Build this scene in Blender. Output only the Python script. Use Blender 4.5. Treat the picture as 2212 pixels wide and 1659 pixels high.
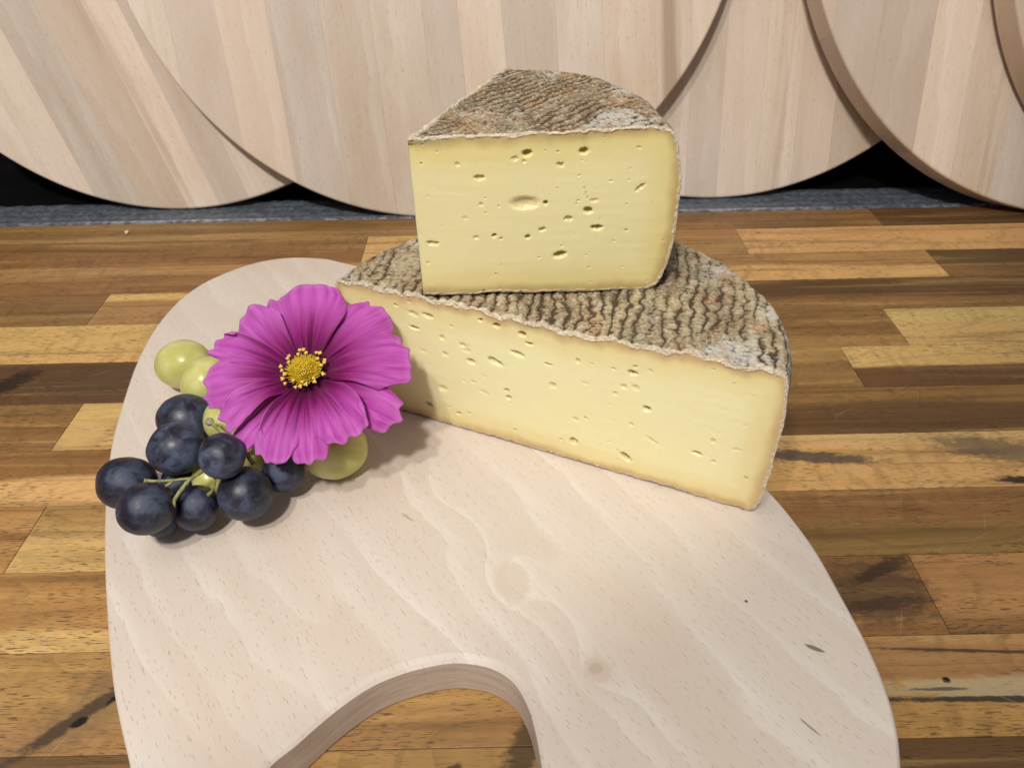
import bpy, bmesh, math, random
import numpy as np
from mathutils import Vector, Matrix

# ------------------------------------------------------------------ scene, camera, light
for o in list(bpy.data.objects):
    bpy.data.objects.remove(o)
S = bpy.context.scene
C = S.collection
R = math.radians

cam_d = bpy.data.cameras.new("camera")
cam = bpy.data.objects.new("camera", cam_d)
C.objects.link(cam)
PITCH, ROLL = R(38.0), R(1.2)
fw = Vector((0, math.cos(PITCH), -math.sin(PITCH)))
rt0 = Vector((1, 0, 0))
up0 = rt0.cross(fw)
rt = math.cos(ROLL) * rt0 - math.sin(ROLL) * up0
up = math.sin(ROLL) * rt0 + math.cos(ROLL) * up0
m = Matrix((rt, up, -fw)).transposed().to_4x4()
m.translation = Vector((0, 0, 0.27))
cam.matrix_world = m
cam_d.sensor_width = 36.0
cam_d.lens = 1600.0 / 2212.0 * 36.0
cam_d.clip_start = 0.01
cam_d.clip_end = 20
cam_d.dof.use_dof = True
cam_d.dof.focus_distance = 0.325
cam_d.dof.aperture_fstop = 20.0
S.camera = cam

w = bpy.data.worlds.new("World")
S.world = w
w.use_nodes = True
bg = w.node_tree.nodes["Background"]
bg.inputs[0].default_value = (0.93, 0.95, 1.0, 1)
bg.inputs[1].default_value = 0.215


def aim(o, target):
    d = Vector(target) - o.location
    o.rotation_euler = d.to_track_quat('-Z', 'Y').to_euler()


def area_lamp(name, loc, target, size, watts, col):
    d = bpy.data.lights.new(name, 'AREA')
    d.shape = 'DISK'
    d.size = size
    d.energy = watts
    d.color = col
    o = bpy.data.objects.new(name, d)
    C.objects.link(o)
    o.location = loc
    aim(o, target)
    return o


def spot_lamp(name, loc, target, radius, watts, col, angle, blend):
    d = bpy.data.lights.new(name, 'SPOT')
    d.shadow_soft_size = radius
    d.energy = watts
    d.color = col
    d.spot_size = R(angle)
    d.spot_blend = blend
    o = bpy.data.objects.new(name, d)
    C.objects.link(o)
    o.location = loc
    aim(o, target)
    return o


# a shop lamp and an added spot behind and above the camera, and a broad soft added fill
area_lamp("shop_lamp", (-0.18, -0.45, 1.12), (0, 0.35, 0.05), 0.09, 10.6, (1.0, 0.97, 0.915))
spot_lamp("shadow_edge_spot", (-0.35, -0.35, 1.2), (-0.30, 0.70, 0.20), 0.03, 24.0, (1.0, 0.955, 0.865), 53.8, 0.06)  # added spot; its cone edge imitates a cast shadow across the board
area_lamp("overhead_fill", (-0.45, -0.1, 1.5), (0, 0.3, 0), 1.0, 4.5, (0.96, 0.97, 1.0))  # unseen fill lamp, added to lift the shade from the left

S.view_settings.view_transform = 'Standard'
S.view_settings.look = 'None'
S.view_settings.exposure = 0.0
S.view_settings.gamma = 1.0
S.cycles.max_bounces = 8
S.cycles.use_denoising = True

rng = np.random.default_rng(7)
random.seed(7)


# ------------------------------------------------------------------ numpy noise
def _hash(ix, iy, iz, seed):
    h = (ix.astype(np.int64) * 374761393 + iy.astype(np.int64) * 668265263 +
         iz.astype(np.int64) * 2147483647 + seed * 974634541) & 0xFFFFFFFF
    h = ((h ^ (h >> 13)) * 1274126177) & 0xFFFFFFFF
    h = (h ^ (h >> 16)) & 0xFFFF
    return h.astype(np.float64) / 32767.5 - 1.0


def vnoise(P, scale, seed=0):
    """smooth value noise in -1..1 at points P (...,3)"""
    Q = P * scale
    I = np.floor(Q)
    F = Q - I
    F = F * F * F * (F * (F * 6 - 15) + 10)
    I = I.astype(np.int64)
    out = 0
    for dx in (0, 1):
        wx = F[..., 0] if dx else 1 - F[..., 0]
        for dy in (0, 1):
            wy = F[..., 1] if dy else 1 - F[..., 1]
            for dz in (0, 1):
                wz = F[..., 2] if dz else 1 - F[..., 2]
                out = out + wx * wy * wz * _hash(I[..., 0] + dx, I[..., 1] + dy, I[..., 2] + dz, seed)
    return out


def fbm(P, scale, octs=4, seed=0, gain=0.5):
    a, s, t, n = 1.0, scale, 0, 0
    for k in range(octs):
        t = t + a * vnoise(P, s, seed + 17 * k)
        n += a
        a *= gain
        s *= 2.03
    return t / n


def smooth(x, a, b):
    t = np.clip((x - a) / (b - a), 0, 1)
    return t * t * (3 - 2 * t)


# ------------------------------------------------------------------ object helpers
def link(name, me, mat=None, parent=None):
    o = bpy.data.objects.new(name, me)
    C.objects.link(o)
    if mat:
        me.materials.append(mat)
    if parent:
        o.parent = parent
    return o


def tag(o, label, cat, group=None):
    o["label"] = label
    o["category"] = cat
    if group:
        o["group"] = group
    return o


def empty(name, loc, rot=(0, 0, 0)):
    o = bpy.data.objects.new(name, None)
    o.empty_display_size = 0.02
    C.objects.link(o)
    o.location = loc
    o.rotation_euler = rot
    return o


def np_mesh(name, V, faces4, attrs=None, smooth_shade=True):
    """mesh from vertex array and an (n,4) quad index array"""
    me = bpy.data.meshes.new(name)
    V = np.asarray(V, dtype=np.float32).reshape(-1, 3)
    Fq = np.asarray(faces4, dtype=np.int32)
    me.vertices.add(len(V))
    me.vertices.foreach_set("co", V.ravel())
    me.loops.add(Fq.size)
    me.loops.foreach_set("vertex_index", Fq.ravel())
    me.polygons.add(len(Fq))
    me.polygons.foreach_set("loop_start", np.arange(0, Fq.size, 4, dtype=np.int32))
    me.polygons.foreach_set("loop_total", np.full(len(Fq), 4, dtype=np.int32))
    me.polygons.foreach_set("use_smooth", np.full(len(Fq), smooth_shade, dtype=bool))
    if attrs:
        for k, v in attrs.items():
            a = me.attributes.new(k, 'FLOAT', 'POINT')
            a.data.foreach_set("value", np.asarray(v, dtype=np.float32).ravel())
    me.update(calc_edges=True)
    me.validate()
    return me


def grid_faces(n, m, wrap_m=False, off=0, flip=False):
    i = np.arange(n - 1)[:, None]
    j = np.arange(m if wrap_m else m - 1)[None, :]
    a = i * m + j
    b = i * m + (j + 1) % m
    c = (i + 1) * m + (j + 1) % m
    d = (i + 1) * m + j
    f = np.stack([a, b, c, d] if not flip else [d, c, b, a], -1).reshape(-1, 4)
    return f + off


def bm_obj(name, bm, mat, parent=None, smooth_shade=False):
    me = bpy.data.meshes.new(name)
    bm.normal_update()
    bm.to_mesh(me)
    bm.free()
    if smooth_shade:
        for p in me.polygons:
            p.use_smooth = True
    return link(name, me, mat, parent)


# ------------------------------------------------------------------ material helpers
class NT:
    def __init__(self, name):
        self.mat = bpy.data.materials.new(name)
        self.mat.use_nodes = True
        self.t = self.mat.node_tree
        self.t.nodes.clear()
        self.out = self.n('ShaderNodeOutputMaterial')
        self.b = self.n('ShaderNodeBsdfPrincipled')
        self.t.links.new(self.b.outputs[0], self.out.inputs[0])

    def n(self, typ, **kw):
        x = self.t.nodes.new(typ)
        for k, v in kw.items():
            setattr(x, k, v)
        return x

    def put(self, sock, v):
        if v is None:
            return
        if isinstance(v, bpy.types.NodeSocket):
            self.t.links.new(v, sock)
        else:
            if sock.type == 'RGBA' and not hasattr(v, '__len__'):
                v = (v, v, v, 1)
            if sock.type == 'RGBA' and len(v) == 3:
                v = (*v, 1)
            sock.default_value = v

    def math(self, op, a, b=None, c=None, clamp=False):
        x = self.n('ShaderNodeMath', operation=op, use_clamp=clamp)
        self.put(x.inputs[0], a)
        self.put(x.inputs[1], b)
        self.put(x.inputs[2], c)
        return x.outputs[0]

    def vmath(self, op, a, b=None, out=0):
        x = self.n('ShaderNodeVectorMath', operation=op)
        self.put(x.inputs[0], a)
        if op == 'SCALE':
            self.put(x.inputs['Scale'], b)
        else:
            self.put(x.inputs[1], b)
        return x.outputs[out]

    def mix(self, f, a, b, blend='MIX'):
        x = self.n('ShaderNodeMix', data_type='RGBA', blend_type=blend)
        self.put(x.inputs[0], f)
        self.put(x.inputs[6], a)
        self.put(x.inputs[7], b)
        return x.outputs[2]

    def ramp(self, v, a, b, lo=0.0, hi=1.0, kind='SMOOTHSTEP'):
        x = self.n('ShaderNodeMapRange', interpolation_type=kind)
        for s, q in zip(x.inputs[:5], (v, a, b, lo, hi)):
            self.put(s, q)
        return x.outputs[0]

    def noise(self, vec, scale, detail=3.0, rough=0.5, dist=0.0, dim='3D', w=None):
        x = self.n('ShaderNodeTexNoise', noise_dimensions=dim)
        self.put(x.inputs['Vector'], vec)
        x.inputs['Scale'].default_value = scale
        x.inputs['Detail'].default_value = detail
        x.inputs['Roughness'].default_value = rough
        x.inputs['Distortion'].default_value = dist
        if w is not None:
            self.put(x.inputs['W'], w)
        return x.outputs[0]

    def mapping(self, vec, loc=(0, 0, 0), rot=(0, 0, 0), scale=(1, 1, 1), typ='POINT'):
        x = self.n('ShaderNodeMapping', vector_type=typ)
        self.put(x.inputs[0], vec)
        self.put(x.inputs[1], loc)
        self.put(x.inputs[2], rot)
        self.put(x.inputs[3], scale)
        return x.outputs[0]

    def coord(self, which='Object'):
        return self.n('ShaderNodeTexCoord').outputs[which]

    def attr(self, name, typ='GEOMETRY', out='Fac'):
        x = self.n('ShaderNodeAttribute', attribute_type=typ, attribute_name=name)
        return x.outputs[out]

    def sep(self, v):
        x = self.n('ShaderNodeSeparateXYZ')
        self.put(x.inputs[0], v)
        return x.outputs

    def comb(self, x=0, y=0, z=0):
        c = self.n('ShaderNodeCombineXYZ')
        for s, v in zip(c.inputs, (x, y, z)):
            self.put(s, v)
        return c.outputs[0]

    def bump(self, h, dist, strength=1.0):
        x = self.n('ShaderNodeBump')
        x.inputs['Strength'].default_value = strength
        x.inputs['Distance'].default_value = dist
        self.put(x.inputs['Height'], h)
        self.put(self.b.inputs['Normal'], x.outputs[0])

    def set(self, **kw):
        for k, v in kw.items():
            self.put(self.b.inputs[k.replace('_', ' ')], v)
        return self.mat


def blob(g, vec, cx, cy, ang, rx, ry, noise=None, k=0.6, soft=0.35):
    """mask of a stain with its own shape: an ellipse with a ragged outline"""
    q = g.mapping(vec, (cx, cy, 0), (0, 0, R(ang)), (rx, ry, 1), 'TEXTURE')
    s = g.sep(q)
    d = g.vmath('LENGTH', g.comb(s[0], s[1], 0), None, 1)
    if noise is not None:
        d = g.math('ADD', d, g.math('MULTIPLY', g.math('SUBTRACT', noise, 0.5), k * 2))
    return g.ramp(d, 1.0 - soft, 1.0 + soft, 1.0, 0.0)


def beech_colour(g, P, rnd, ring_n, base, pale, dark, fleck=(0.33, 0.20, 0.12), bumps=(), fleck_cell=150.0,
                 ring_gain=1.0, fleck_amt=0.75):
    """P: vector with x across the grain and y along it, in metres; returns colour and fleck mask"""
    s = g.sep(P)
    low = g.noise(g.comb(g.math('MULTIPLY', s[0], 14), g.math('MULTIPLY', s[1], 3.2), rnd), 1.0, 2.0, 0.45)
    fine = g.noise(g.comb(g.math('MULTIPLY', s[0], 70), g.math('MULTIPLY', s[1], 30), rnd), 1.0, 2.0, 0.5)
    F = g.math('MULTIPLY', s[0], ring_n)
    F = g.math('ADD', F, g.math('MULTIPLY', low, 5.0 * ring_gain))
    F = g.math('ADD', F, g.math('MULTIPLY', fine, 0.55))
    for bx, by, rad, amp in bumps:
        q = g.mapping(P, (bx, by, 0), (0, 0, 0), (rad, rad * 1.45, 1), 'TEXTURE')
        qs = g.sep(q)
        d2 = g.vmath('DOT_PRODUCT', g.comb(qs[0], qs[1], 0), g.comb(qs[0], qs[1], 0), 1)
        e = g.math('POWER', 2.718, g.math('MULTIPLY', d2, -1.0))
        F = g.math('ADD', F, g.math('MULTIPLY', e, amp))
    fr = g.math('FRACT', F)
    # sharp start of each ring, slow fade afterwards
    saw = g.math('POWER', g.math('SUBTRACT', 1.0, fr), 2.2)
    edge = g.ramp(fr, 0.0, 0.07)
    line = g.math('MULTIPLY', saw, edge)
    lv = g.noise(g.comb(g.math('MULTIPLY', s[0], 30), g.math('MULTIPLY', s[1], 6), g.math('ADD', rnd, 5.0)), 1.0, 2.0, 0.5)
    col = g.mix(g.math('MULTIPLY', line, g.ramp(lv, 0.3, 0.65, 0.3, 1.0)), base, pale)
    # slow warm and pink drifts in the wood
    d1 = g.noise(g.comb(g.math('MULTIPLY', s[0], 24), g.math('MULTIPLY', s[1], 7), g.math('ADD', rnd, 11.0)), 1.0, 3.0, 0.55)
    col = g.mix(g.math('MULTIPLY', g.ramp(d1, 0.45, 0.75), 0.7), col, dark)
    # hair-fine fibre streaks
    st = g.noise(g.comb(g.math('MULTIPLY', s[0], 900), g.math('MULTIPLY', s[1], 35), rnd), 1.0, 2.0, 0.6)
    col = g.mix(g.ramp(st, 0.35, 0.75, 0.0, 0.22), col, dark)
    st2 = g.noise(g.comb(g.math('MULTIPLY', s[0], 240), g.math('MULTIPLY', s[1], 14), g.math('ADD', rnd, 2.0)), 1.0, 3.0, 0.6)
    col = g.mix(g.ramp(st2, 0.40, 0.70, 0.0, 0.22), col, dark)
    # short dark pores along the grain
    mask = None
    for sc, off in ((fleck_cell, 0.0), (fleck_cell * 1.37, 3.7)):
        vo = g.n('ShaderNodeTexVoronoi', voronoi_dimensions='2D', feature='F1')
        vin = g.comb(g.math('ADD', g.math('MULTIPLY', s[0], 1.0), g.math('ADD', off, g.math('MULTIPLY', rnd, 3.1))), s[1], 0)
        g.put(vo.inputs['Vector'], vin)
        vo.inputs['Scale'].default_value = sc
        dv = g.vmath('SUBTRACT', g.vmath('SCALE', vin, sc), g.vmath('SCALE', vo.outputs['Position'], sc))
        ds = g.sep(dv)
        ln = g.vmath('LENGTH', g.comb(g.math('MULTIPLY', ds[0], 9.0), ds[1], 0), None, 1)
        cs = g.sep(vo.outputs['Color'])
        mk = g.math('MULTIPLY', g.ramp(ln, 0.18, 0.36, 1.0, 0.0), g.ramp(cs[0], 0.25, 0.95, 0.0, 1.0))
        mask = mk if mask is None else g.math('MAXIMUM', mask, mk)
    col = g.mix(g.math('MULTIPLY', mask, fleck_amt), col, fleck)
    return col, mask


# ------------------------------------------------------------------ materials
def mat_cutting_board():
    g = NT("pale_beech_board")
    P0 = g.coord()
    a = R(-36.0)       # grain runs away from the camera and to the left
    # across axis = (cos36, sin36), along axis = (-sin36, cos36)
    P = g.mapping(P0, (0, 0, 0), (0, 0, a), (1, 1, 1))

    def gr(x, y):
        return (x * math.cos(a) - y * math.sin(a), x * math.sin(a) + y * math.cos(a))
    kn = [(*gr(-0.0019, 0.189), 0.011, 1.25), (*gr(0.0290, 0.1493), 0.0075, 1.1), (*gr(-0.0313, 0.2406), 0.012, 0.8)]
    col, mask = beech_colour(g, P, 0.37, 46.0, (0.625, 0.535, 0.46), (0.712, 0.638, 0.565), (0.59, 0.475, 0.38),
                             bumps=kn, fleck=(0.38, 0.24, 0.16), fleck_cell=215.0, ring_gain=1.0, fleck_amt=0.62)
    nz = g.noise(P0, 420.0, 3.0)
    for (x, y, ang, rx, ry, amt, c) in (
            (-0.0010, 0.189, 15, 0.0088, 0.0125, 0.32, (0.74, 0.665, 0.59)),
            (-0.0019, 0.189, 15, 0.0070, 0.0102, 0.55, (0.54, 0.43, 0.335)),
            (0.0290, 0.1493, 10, 0.0050, 0.0052, 0.50, (0.51, 0.40, 0.31)),
            (0.0285, 0.1497, 30, 0.0028, 0.0022, 0.45, (0.40, 0.29, 0.21)),
            (0.1110, 0.1559, -28, 0.0036, 0.0009, 0.90, (0.16, 0.12, 0.09)),
            (0.0995, 0.1261, -50, 0.0042, 0.0004, 0.75, (0.20, 0.15, 0.11)),
            (0.0910, 0.1772, 0, 0.0006, 0.0006, 0.95, (0.08, 0.06, 0.05)),
            (-0.0480, 0.2250, -40, 0.0040, 0.0007, 0.45, (0.30, 0.19, 0.11))):
        col = g.mix(g.math('MULTIPLY', blob(g, P0, x, y, ang, rx, ry, nz, 0.30, 0.25), amt), col, c)
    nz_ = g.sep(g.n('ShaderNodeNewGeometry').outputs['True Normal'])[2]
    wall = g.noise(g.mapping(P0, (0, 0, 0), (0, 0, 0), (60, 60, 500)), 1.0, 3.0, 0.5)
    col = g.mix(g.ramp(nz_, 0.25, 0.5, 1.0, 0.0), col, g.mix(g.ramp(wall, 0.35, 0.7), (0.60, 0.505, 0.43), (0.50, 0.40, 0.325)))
    g.bump(g.math('SUBTRACT', g.noise(P, 900.0, 2.0), mask), 0.00012, 0.5)
    return g.set(Base_Color=col, Roughness=0.55, Specular_IOR_Level=0.35)


def mat_stave():
    g = NT("beech_stave")
    uv = g.n('ShaderNodeUVMap', uv_map="grain").outputs[0]
    rnd = g.math('MULTIPLY', g.n('ShaderNodeObjectInfo').outputs['Random'], 90.0)
    rb = g.n('ShaderNodeObjectInfo').outputs['Random']
    s = g.sep(uv)
    P = g.comb(g.math('ADD', s[0], g.math('MULTIPLY', rb, 2.0)), g.math('ADD', s[1], g.math('MULTIPLY', rb, 7.0)), 0)
    col, mask = beech_colour(g, P, rnd, 30.0, (0.65, 0.52, 0.41), (0.715, 0.61, 0.505), (0.54, 0.40, 0.28),
                             fleck=(0.30, 0.19, 0.11), fleck_cell=150.0, ring_gain=0.45, fleck_amt=0.55)
    t2 = g.n('ShaderNodeTexWhiteNoise', noise_dimensions='1D')
    g.put(t2.inputs['W'], g.math('MULTIPLY', rb, 321.7))
    ts = g.sep(t2.outputs['Color'])
    col = g.mix(g.ramp(ts[0], 0.0, 1.0, 0.0, 0.50, 'LINEAR'), col, (0.64, 0.478, 0.362))
    hs = g.n('ShaderNodeHueSaturation')
    g.put(hs.inputs['Color'], col)
    g.put(hs.inputs['Value'], g.ramp(ts[1], 0, 1, 0.84, 1.14, 'LINEAR'))
    g.put(hs.inputs['Saturation'], g.ramp(ts[2], 0, 1, 0.82, 1.1, 'LINEAR'))
    # long brown heartwood streaks
    hk = g.noise(g.comb(g.math('MULTIPLY', s[0], 45), g.math('MULTIPLY', s[1], 2.2), rnd), 1.0, 3.0, 0.55)
    hm = g.math('MULTIPLY', g.ramp(hk, 0.57, 0.72), g.ramp(ts[2], 0.35, 0.9, 0.15, 0.75))
    col2 = g.mix(hm, hs.outputs[0], (0.33, 0.22, 0.13))
    g.bump(g.math('SUBTRACT', g.noise(P, 700.0, 2.0), mask), 0.00015, 0.4)
    return g.set(Base_Color=col2, Roughness=0.5, Specular_IOR_Level=0.35)


def mat_acacia():
    g = NT("oiled_acacia")
    P0 = g.coord()
    s = g.sep(P0)
    rnd = g.math('MULTIPLY', g.n('ShaderNodeObjectInfo').outputs['Random'], 60.0)
    A = g.attr("tone_back", 'OBJECT', 'Color')
    B = g.attr("tone_front", 'OBJECT', 'Color')
    split = g.attr("split", 'OBJECT', 'Fac')
    yc = g.attr("row_middle", 'OBJECT', 'Fac')
    v = g.math('MULTIPLY', g.math('SUBTRACT', s[1], yc), 25.0)           # -0.5..0.5 across the stave
    wob = g.noise(g.comb(g.math('MULTIPLY', s[0], 7), g.math('MULTIPLY', s[1], 30), rnd), 1.0, 3.0, 0.55)
    vv = g.math('ADD', v, g.math('MULTIPLY', g.math('SUBTRACT', wob, 0.5), 0.5))
    half = g.ramp(g.math('SUBTRACT', vv, split), -0.06, 0.06)
    col = g.mix(half, B, A)
    # grain bands along the stave
    band = g.noise(g.comb(g.math('MULTIPLY', s[0], 5), g.math('MULTIPLY', s[1], 130), rnd), 1.0, 4.0, 0.6, 0.6)
    dk = g.mix(0.60, col, (0.060, 0.027, 0.008))
    lt = g.mix(0.40, col, (0.66, 0.42, 0.15))
    col = g.mix(g.ramp(band, 0.50, 0.72, 0.0, 0.85), col, dk)
    col = g.mix(g.ramp(band, 0.48, 0.28, 0.0, 0.75), col, lt)
    # cathedral lines
    lowf = g.noise(g.comb(g.math('MULTIPLY', s[0], 6), g.math('MULTIPLY', s[1], 18), rnd), 1.0, 2.0, 0.4)
    ring = g.math('FRACT', g.math('ADD', g.math('MULTIPLY', lowf, 9.0), g.math('MULTIPLY', s[1], 60)))
    col = g.mix(g.ramp(ring, 0.75, 1.0, 0.0, 0.30), col, dk)
    # curly figure across the grain
    curl = g.noise(g.comb(g.math('MULTIPLY', s[0], 120), g.math('MULTIPLY', s[1], 45), rnd), 1.0, 2.0, 0.5, 0.8)
    cm = g.noise(g.comb(g.math('MULTIPLY', s[0], 9), g.math('MULTIPLY', s[1], 20), g.math('ADD', rnd, 3)), 1.0, 1.0)
    col = g.mix(g.math('MULTIPLY', g.ramp(curl, 0.45, 0.72), g.ramp(cm, 0.45, 0.65, 0.05, 0.40)), col, dk)
    # fine dark pores, long along x
    po = g.noise(g.comb(g.math('MULTIPLY', s[0], 190), g.math('MULTIPLY', s[1], 1900), rnd), 1.0, 2.0, 0.55)
    pm = g.noise(g.comb(g.math('MULTIPLY', s[0], 25), g.math('MULTIPLY', s[1], 60), rnd), 1.0, 1.0)
    pores = g.math('MULTIPLY', g.ramp(po, 0.54, 0.66), g.ramp(pm, 0.35, 0.6, 0.3, 1.0))
    col = g.mix(g.math('MULTIPLY', pores, 0.75), col, (0.05, 0.028, 0.012))
    # knots, cracks and dark stains that sit in single staves
    nz = g.noise(g.comb(g.math('MULTIPLY', s[0], 130), g.math('MULTIPLY', s[1], 260), 0), 1.0, 6.0, 0.72)
    for (x, y, ang, rx, ry, amt, c) in (
            (-0.1600, 0.1520, 40, 0.0330, 0.0105, 0.45, (0.14, 0.09, 0.05)),
            (-0.1640, 0.1490, 43, 0.0300, 0.0030, 0.85, (0.045, 0.03, 0.02)),
            (-0.1560, 0.1540, 55, 0.0040, 0.0016, 1.0, (0.012, 0.008, 0.006)),
            (-0.1660, 0.1437, 40, 0.0032, 0.0016, 1.0, (0.012, 0.008, 0.006)),
            (-0.3020, 0.3570, 50, 0.0160, 0.0075, 0.90, (0.025, 0.015, 0.010)),
            (-0.2500, 0.3560, 0, 0.0400, 0.0140, 0.45, (0.06, 0.038, 0.020)),
            (0.1540, 0.2790, -7, 0.0360, 0.0042, 0.85, (0.055, 0.045, 0.040)),
            (0.2550, 0.2810, -12, 0.0330, 0.0085, 0.70, (0.09, 0.07, 0.05)),
            (0.2560, 0.2590, -4, 0.0150, 0.0026, 0.95, (0.022, 0.014, 0.010)),
            (0.1560, 0.1950, 0, 0.0230, 0.0165, 0.62, (0.055, 0.035, 0.020)),
            (0.1630, 0.2070, 25, 0.0160, 0.0030, 0.75, (0.028, 0.016, 0.010)),
            (0.1520, 0.1880, 6, 0.0200, 0.0028, 0.60, (0.030, 0.020, 0.013)),
            (0.1900, 0.1500, 0, 0.0500, 0.0045, 0.60, (0.40, 0.35, 0.22)),
            (0.1900, 0.1455, -1, 0.0550, 0.0012, 0.90, (0.020, 0.018, 0.015)),
            (0.1660, 0.1540, 0, 0.0015, 0.0012, 1.0, (0.006, 0.005, 0.004)),
            (0.1620, 0.1500, 0, 0.0110, 0.0007, 0.8, (0.06, 0.05, 0.03)),
            (0.1900, 0.1655, -3, 0.0500, 0.0007, 0.8, (0.04, 0.028, 0.015)),
            (0.0030, 0.1320, 60, 0.0130, 0.0060, 0.8, (0.050, 0.032, 0.018)),
            (-0.0250, 0.1225, 40, 0.0045, 0.0020, 0.85, (0.05, 0.03, 0.02)),
            (-0.0450, 0.1225, 10, 0.0035, 0.0018, 0.85, (0.03, 0.02, 0.012)),
            (0.2300, 0.5480, 0, 0.0500, 0.0080, 0.4, (0.06, 0.035, 0.018))):
        col = g.mix(g.math('MULTIPLY', blob(g, P0, x, y, ang, rx, ry, nz, 1.1), amt), col, c)
    # light knife scratches
    sc = None
    for k, (sx, sy, ang) in enumerate(((190, 9, 62), (160, 8, -58), (210, 10, 25))):
        q = g.mapping(P0, (k * 0.37, 0, 0), (0, 0, R(ang)), (1, 1, 1))
        qs = g.sep(q)
        vo = g.n('ShaderNodeTexVoronoi', voronoi_dimensions='2D', feature='F1')
        g.put(vo.inputs['Vector'], q)
        vo.inputs['Scale'].default_value = 32.0
        dv = g.sep(g.vmath('SUBTRACT', g.vmath('SCALE', q, 32.0), g.vmath('SCALE', vo.outputs['Position'], 32.0)))
        ln = g.vmath('LENGTH', g.comb(g.math('MULTIPLY', dv[0], 90.0), g.math('MULTIPLY', dv[1], 4.0), 0), None, 1)
        cs = g.sep(vo.outputs['Color'])
        mk = g.math('MULTIPLY', g.ramp(ln, 0.5, 1.0, 1.0, 0.0), g.ramp(cs[0], 0.55, 0.9))
        sc = mk if sc is None else g.math('MAXIMUM', sc, mk)
    col = g.mix(g.math('MULTIPLY', sc, 0.20), col, (0.50, 0.38, 0.22))
    g.bump(g.math('SUBTRACT', g.math('MULTIPLY', g.noise(g.comb(g.math('MULTIPLY', s[0], 60), g.math('MULTIPLY', s[1], 600), rnd), 1.0, 2.0), 0.5), pores), 0.00010, 0.5)
    return g.set(Base_Color=col, Roughness=g.ramp(band, 0.3, 0.7, 0.40, 0.52), Specular_IOR_Level=0.3)


def mat_glue():
    g = NT("dark_glue_joint")
    return g.set(Base_Color=(0.035, 0.022, 0.012), Roughness=0.7)


def mat_ledge():
    g = NT("grey_ledge_mat")
    P = g.coord()
    n1 = g.noise(P, 260.0, 3.0, 0.6)
    n2 = g.noise(P, 40.0, 2.0, 0.6)
    col = g.mix(g.ramp(n1, 0.35, 0.7), (0.065, 0.075, 0.092), (0.13, 0.145, 0.17))
    col = g.mix(g.ramp(n2, 0.5, 0.75, 0.0, 0.5), col, (0.05, 0.055, 0.07))
    g.bump(n1, 0.0010, 0.8)
    return g.set(Base_Color=col, Roughness=0.42, Specular_IOR_Level=0.5)


def mat_trim():
    g = NT("metal_edge_trim")
    P = g.coord()
    n1 = g.noise(P, 180.0, 2.0, 0.6)
    col = g.mix(g.ramp(n1, 0.4, 0.65), (0.22, 0.23, 0.30), (0.50, 0.52, 0.60))
    return g.set(Base_Color=col, Metallic=0.6, Roughness=0.38)


def mat_black():
    g = NT("black_back_panel")
    P = g.coord()
    n = g.noise(P, 9.0, 3.0)
    return g.set(Base_Color=g.mix(g.ramp(n, 0.4, 0.7), (0.004, 0.004, 0.005), (0.010, 0.008, 0.008)), Roughness=0.6, Specular_IOR_Level=0.1)


def mat_paste(name, base, mid, rim, rimw):
    g = NT(name)
    P = g.coord()
    d = g.attr("rind_dist")      # mm from the rind
    cr = g.attr("crust")
    hole = g.attr("hole")
    n = g.noise(P, 55.0, 3.0, 0.55)
    n2 = g.noise(P, 260.0, 2.0, 0.5)
    dd = g.math('ADD', d, g.math('MULTIPLY', g.math('SUBTRACT', n, 0.5), 7.0))
    col = g.mix(g.ramp(dd, 1.0, rimw * 0.55), rim, mid)
    col = g.mix(g.ramp(dd, rimw * 0.4, rimw * 1.5), col, base)
    col = g.mix(g.ramp(n2, 0.45, 0.8, 0.0, 0.16), col, (0.80, 0.71, 0.42))
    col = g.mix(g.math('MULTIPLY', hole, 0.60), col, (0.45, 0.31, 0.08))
    n3 = g.noise(P, 900.0, 3.0, 0.6)
    crust = g.mix(g.ramp(n3, 0.35, 0.7), (0.50, 0.40, 0.27), (0.74, 0.65, 0.50))
    crust = g.mix(g.ramp(g.noise(P, 420.0, 2.0, 0.5), 0.55, 0.75, 0.0, 0.55), crust, (0.30, 0.20, 0.12))
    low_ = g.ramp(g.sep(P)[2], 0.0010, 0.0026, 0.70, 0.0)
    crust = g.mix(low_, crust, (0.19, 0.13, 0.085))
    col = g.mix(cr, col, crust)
    ps = g.sep(P)
    drag = g.noise(g.comb(g.math('MULTIPLY', ps[0], 22), g.math('MULTIPLY', ps[1], 22), g.math('MULTIPLY', ps[2], 520)), 1.0, 3.0, 0.55)
    g.bump(g.math('ADD', g.math('MULTIPLY', drag, 0.3), g.math('ADD', n2, g.math('MULTIPLY', n3, 0.3))), 0.00022, 0.55)
    m_ = g.set(Base_Color=col, Roughness=g.ramp(cr, 0, 1, 0.40, 0.85), Specular_IOR_Level=0.45)
    g.put(g.b.inputs['Subsurface Weight'], g.math('MULTIPLY', g.math('SUBTRACT', 1.0, cr), 0.45))
    g.put(g.b.inputs['Subsurface Radius'], (1.0, 0.62, 0.22))
    g.put(g.b.inputs['Subsurface Scale'], 0.004)
    return m_


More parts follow.
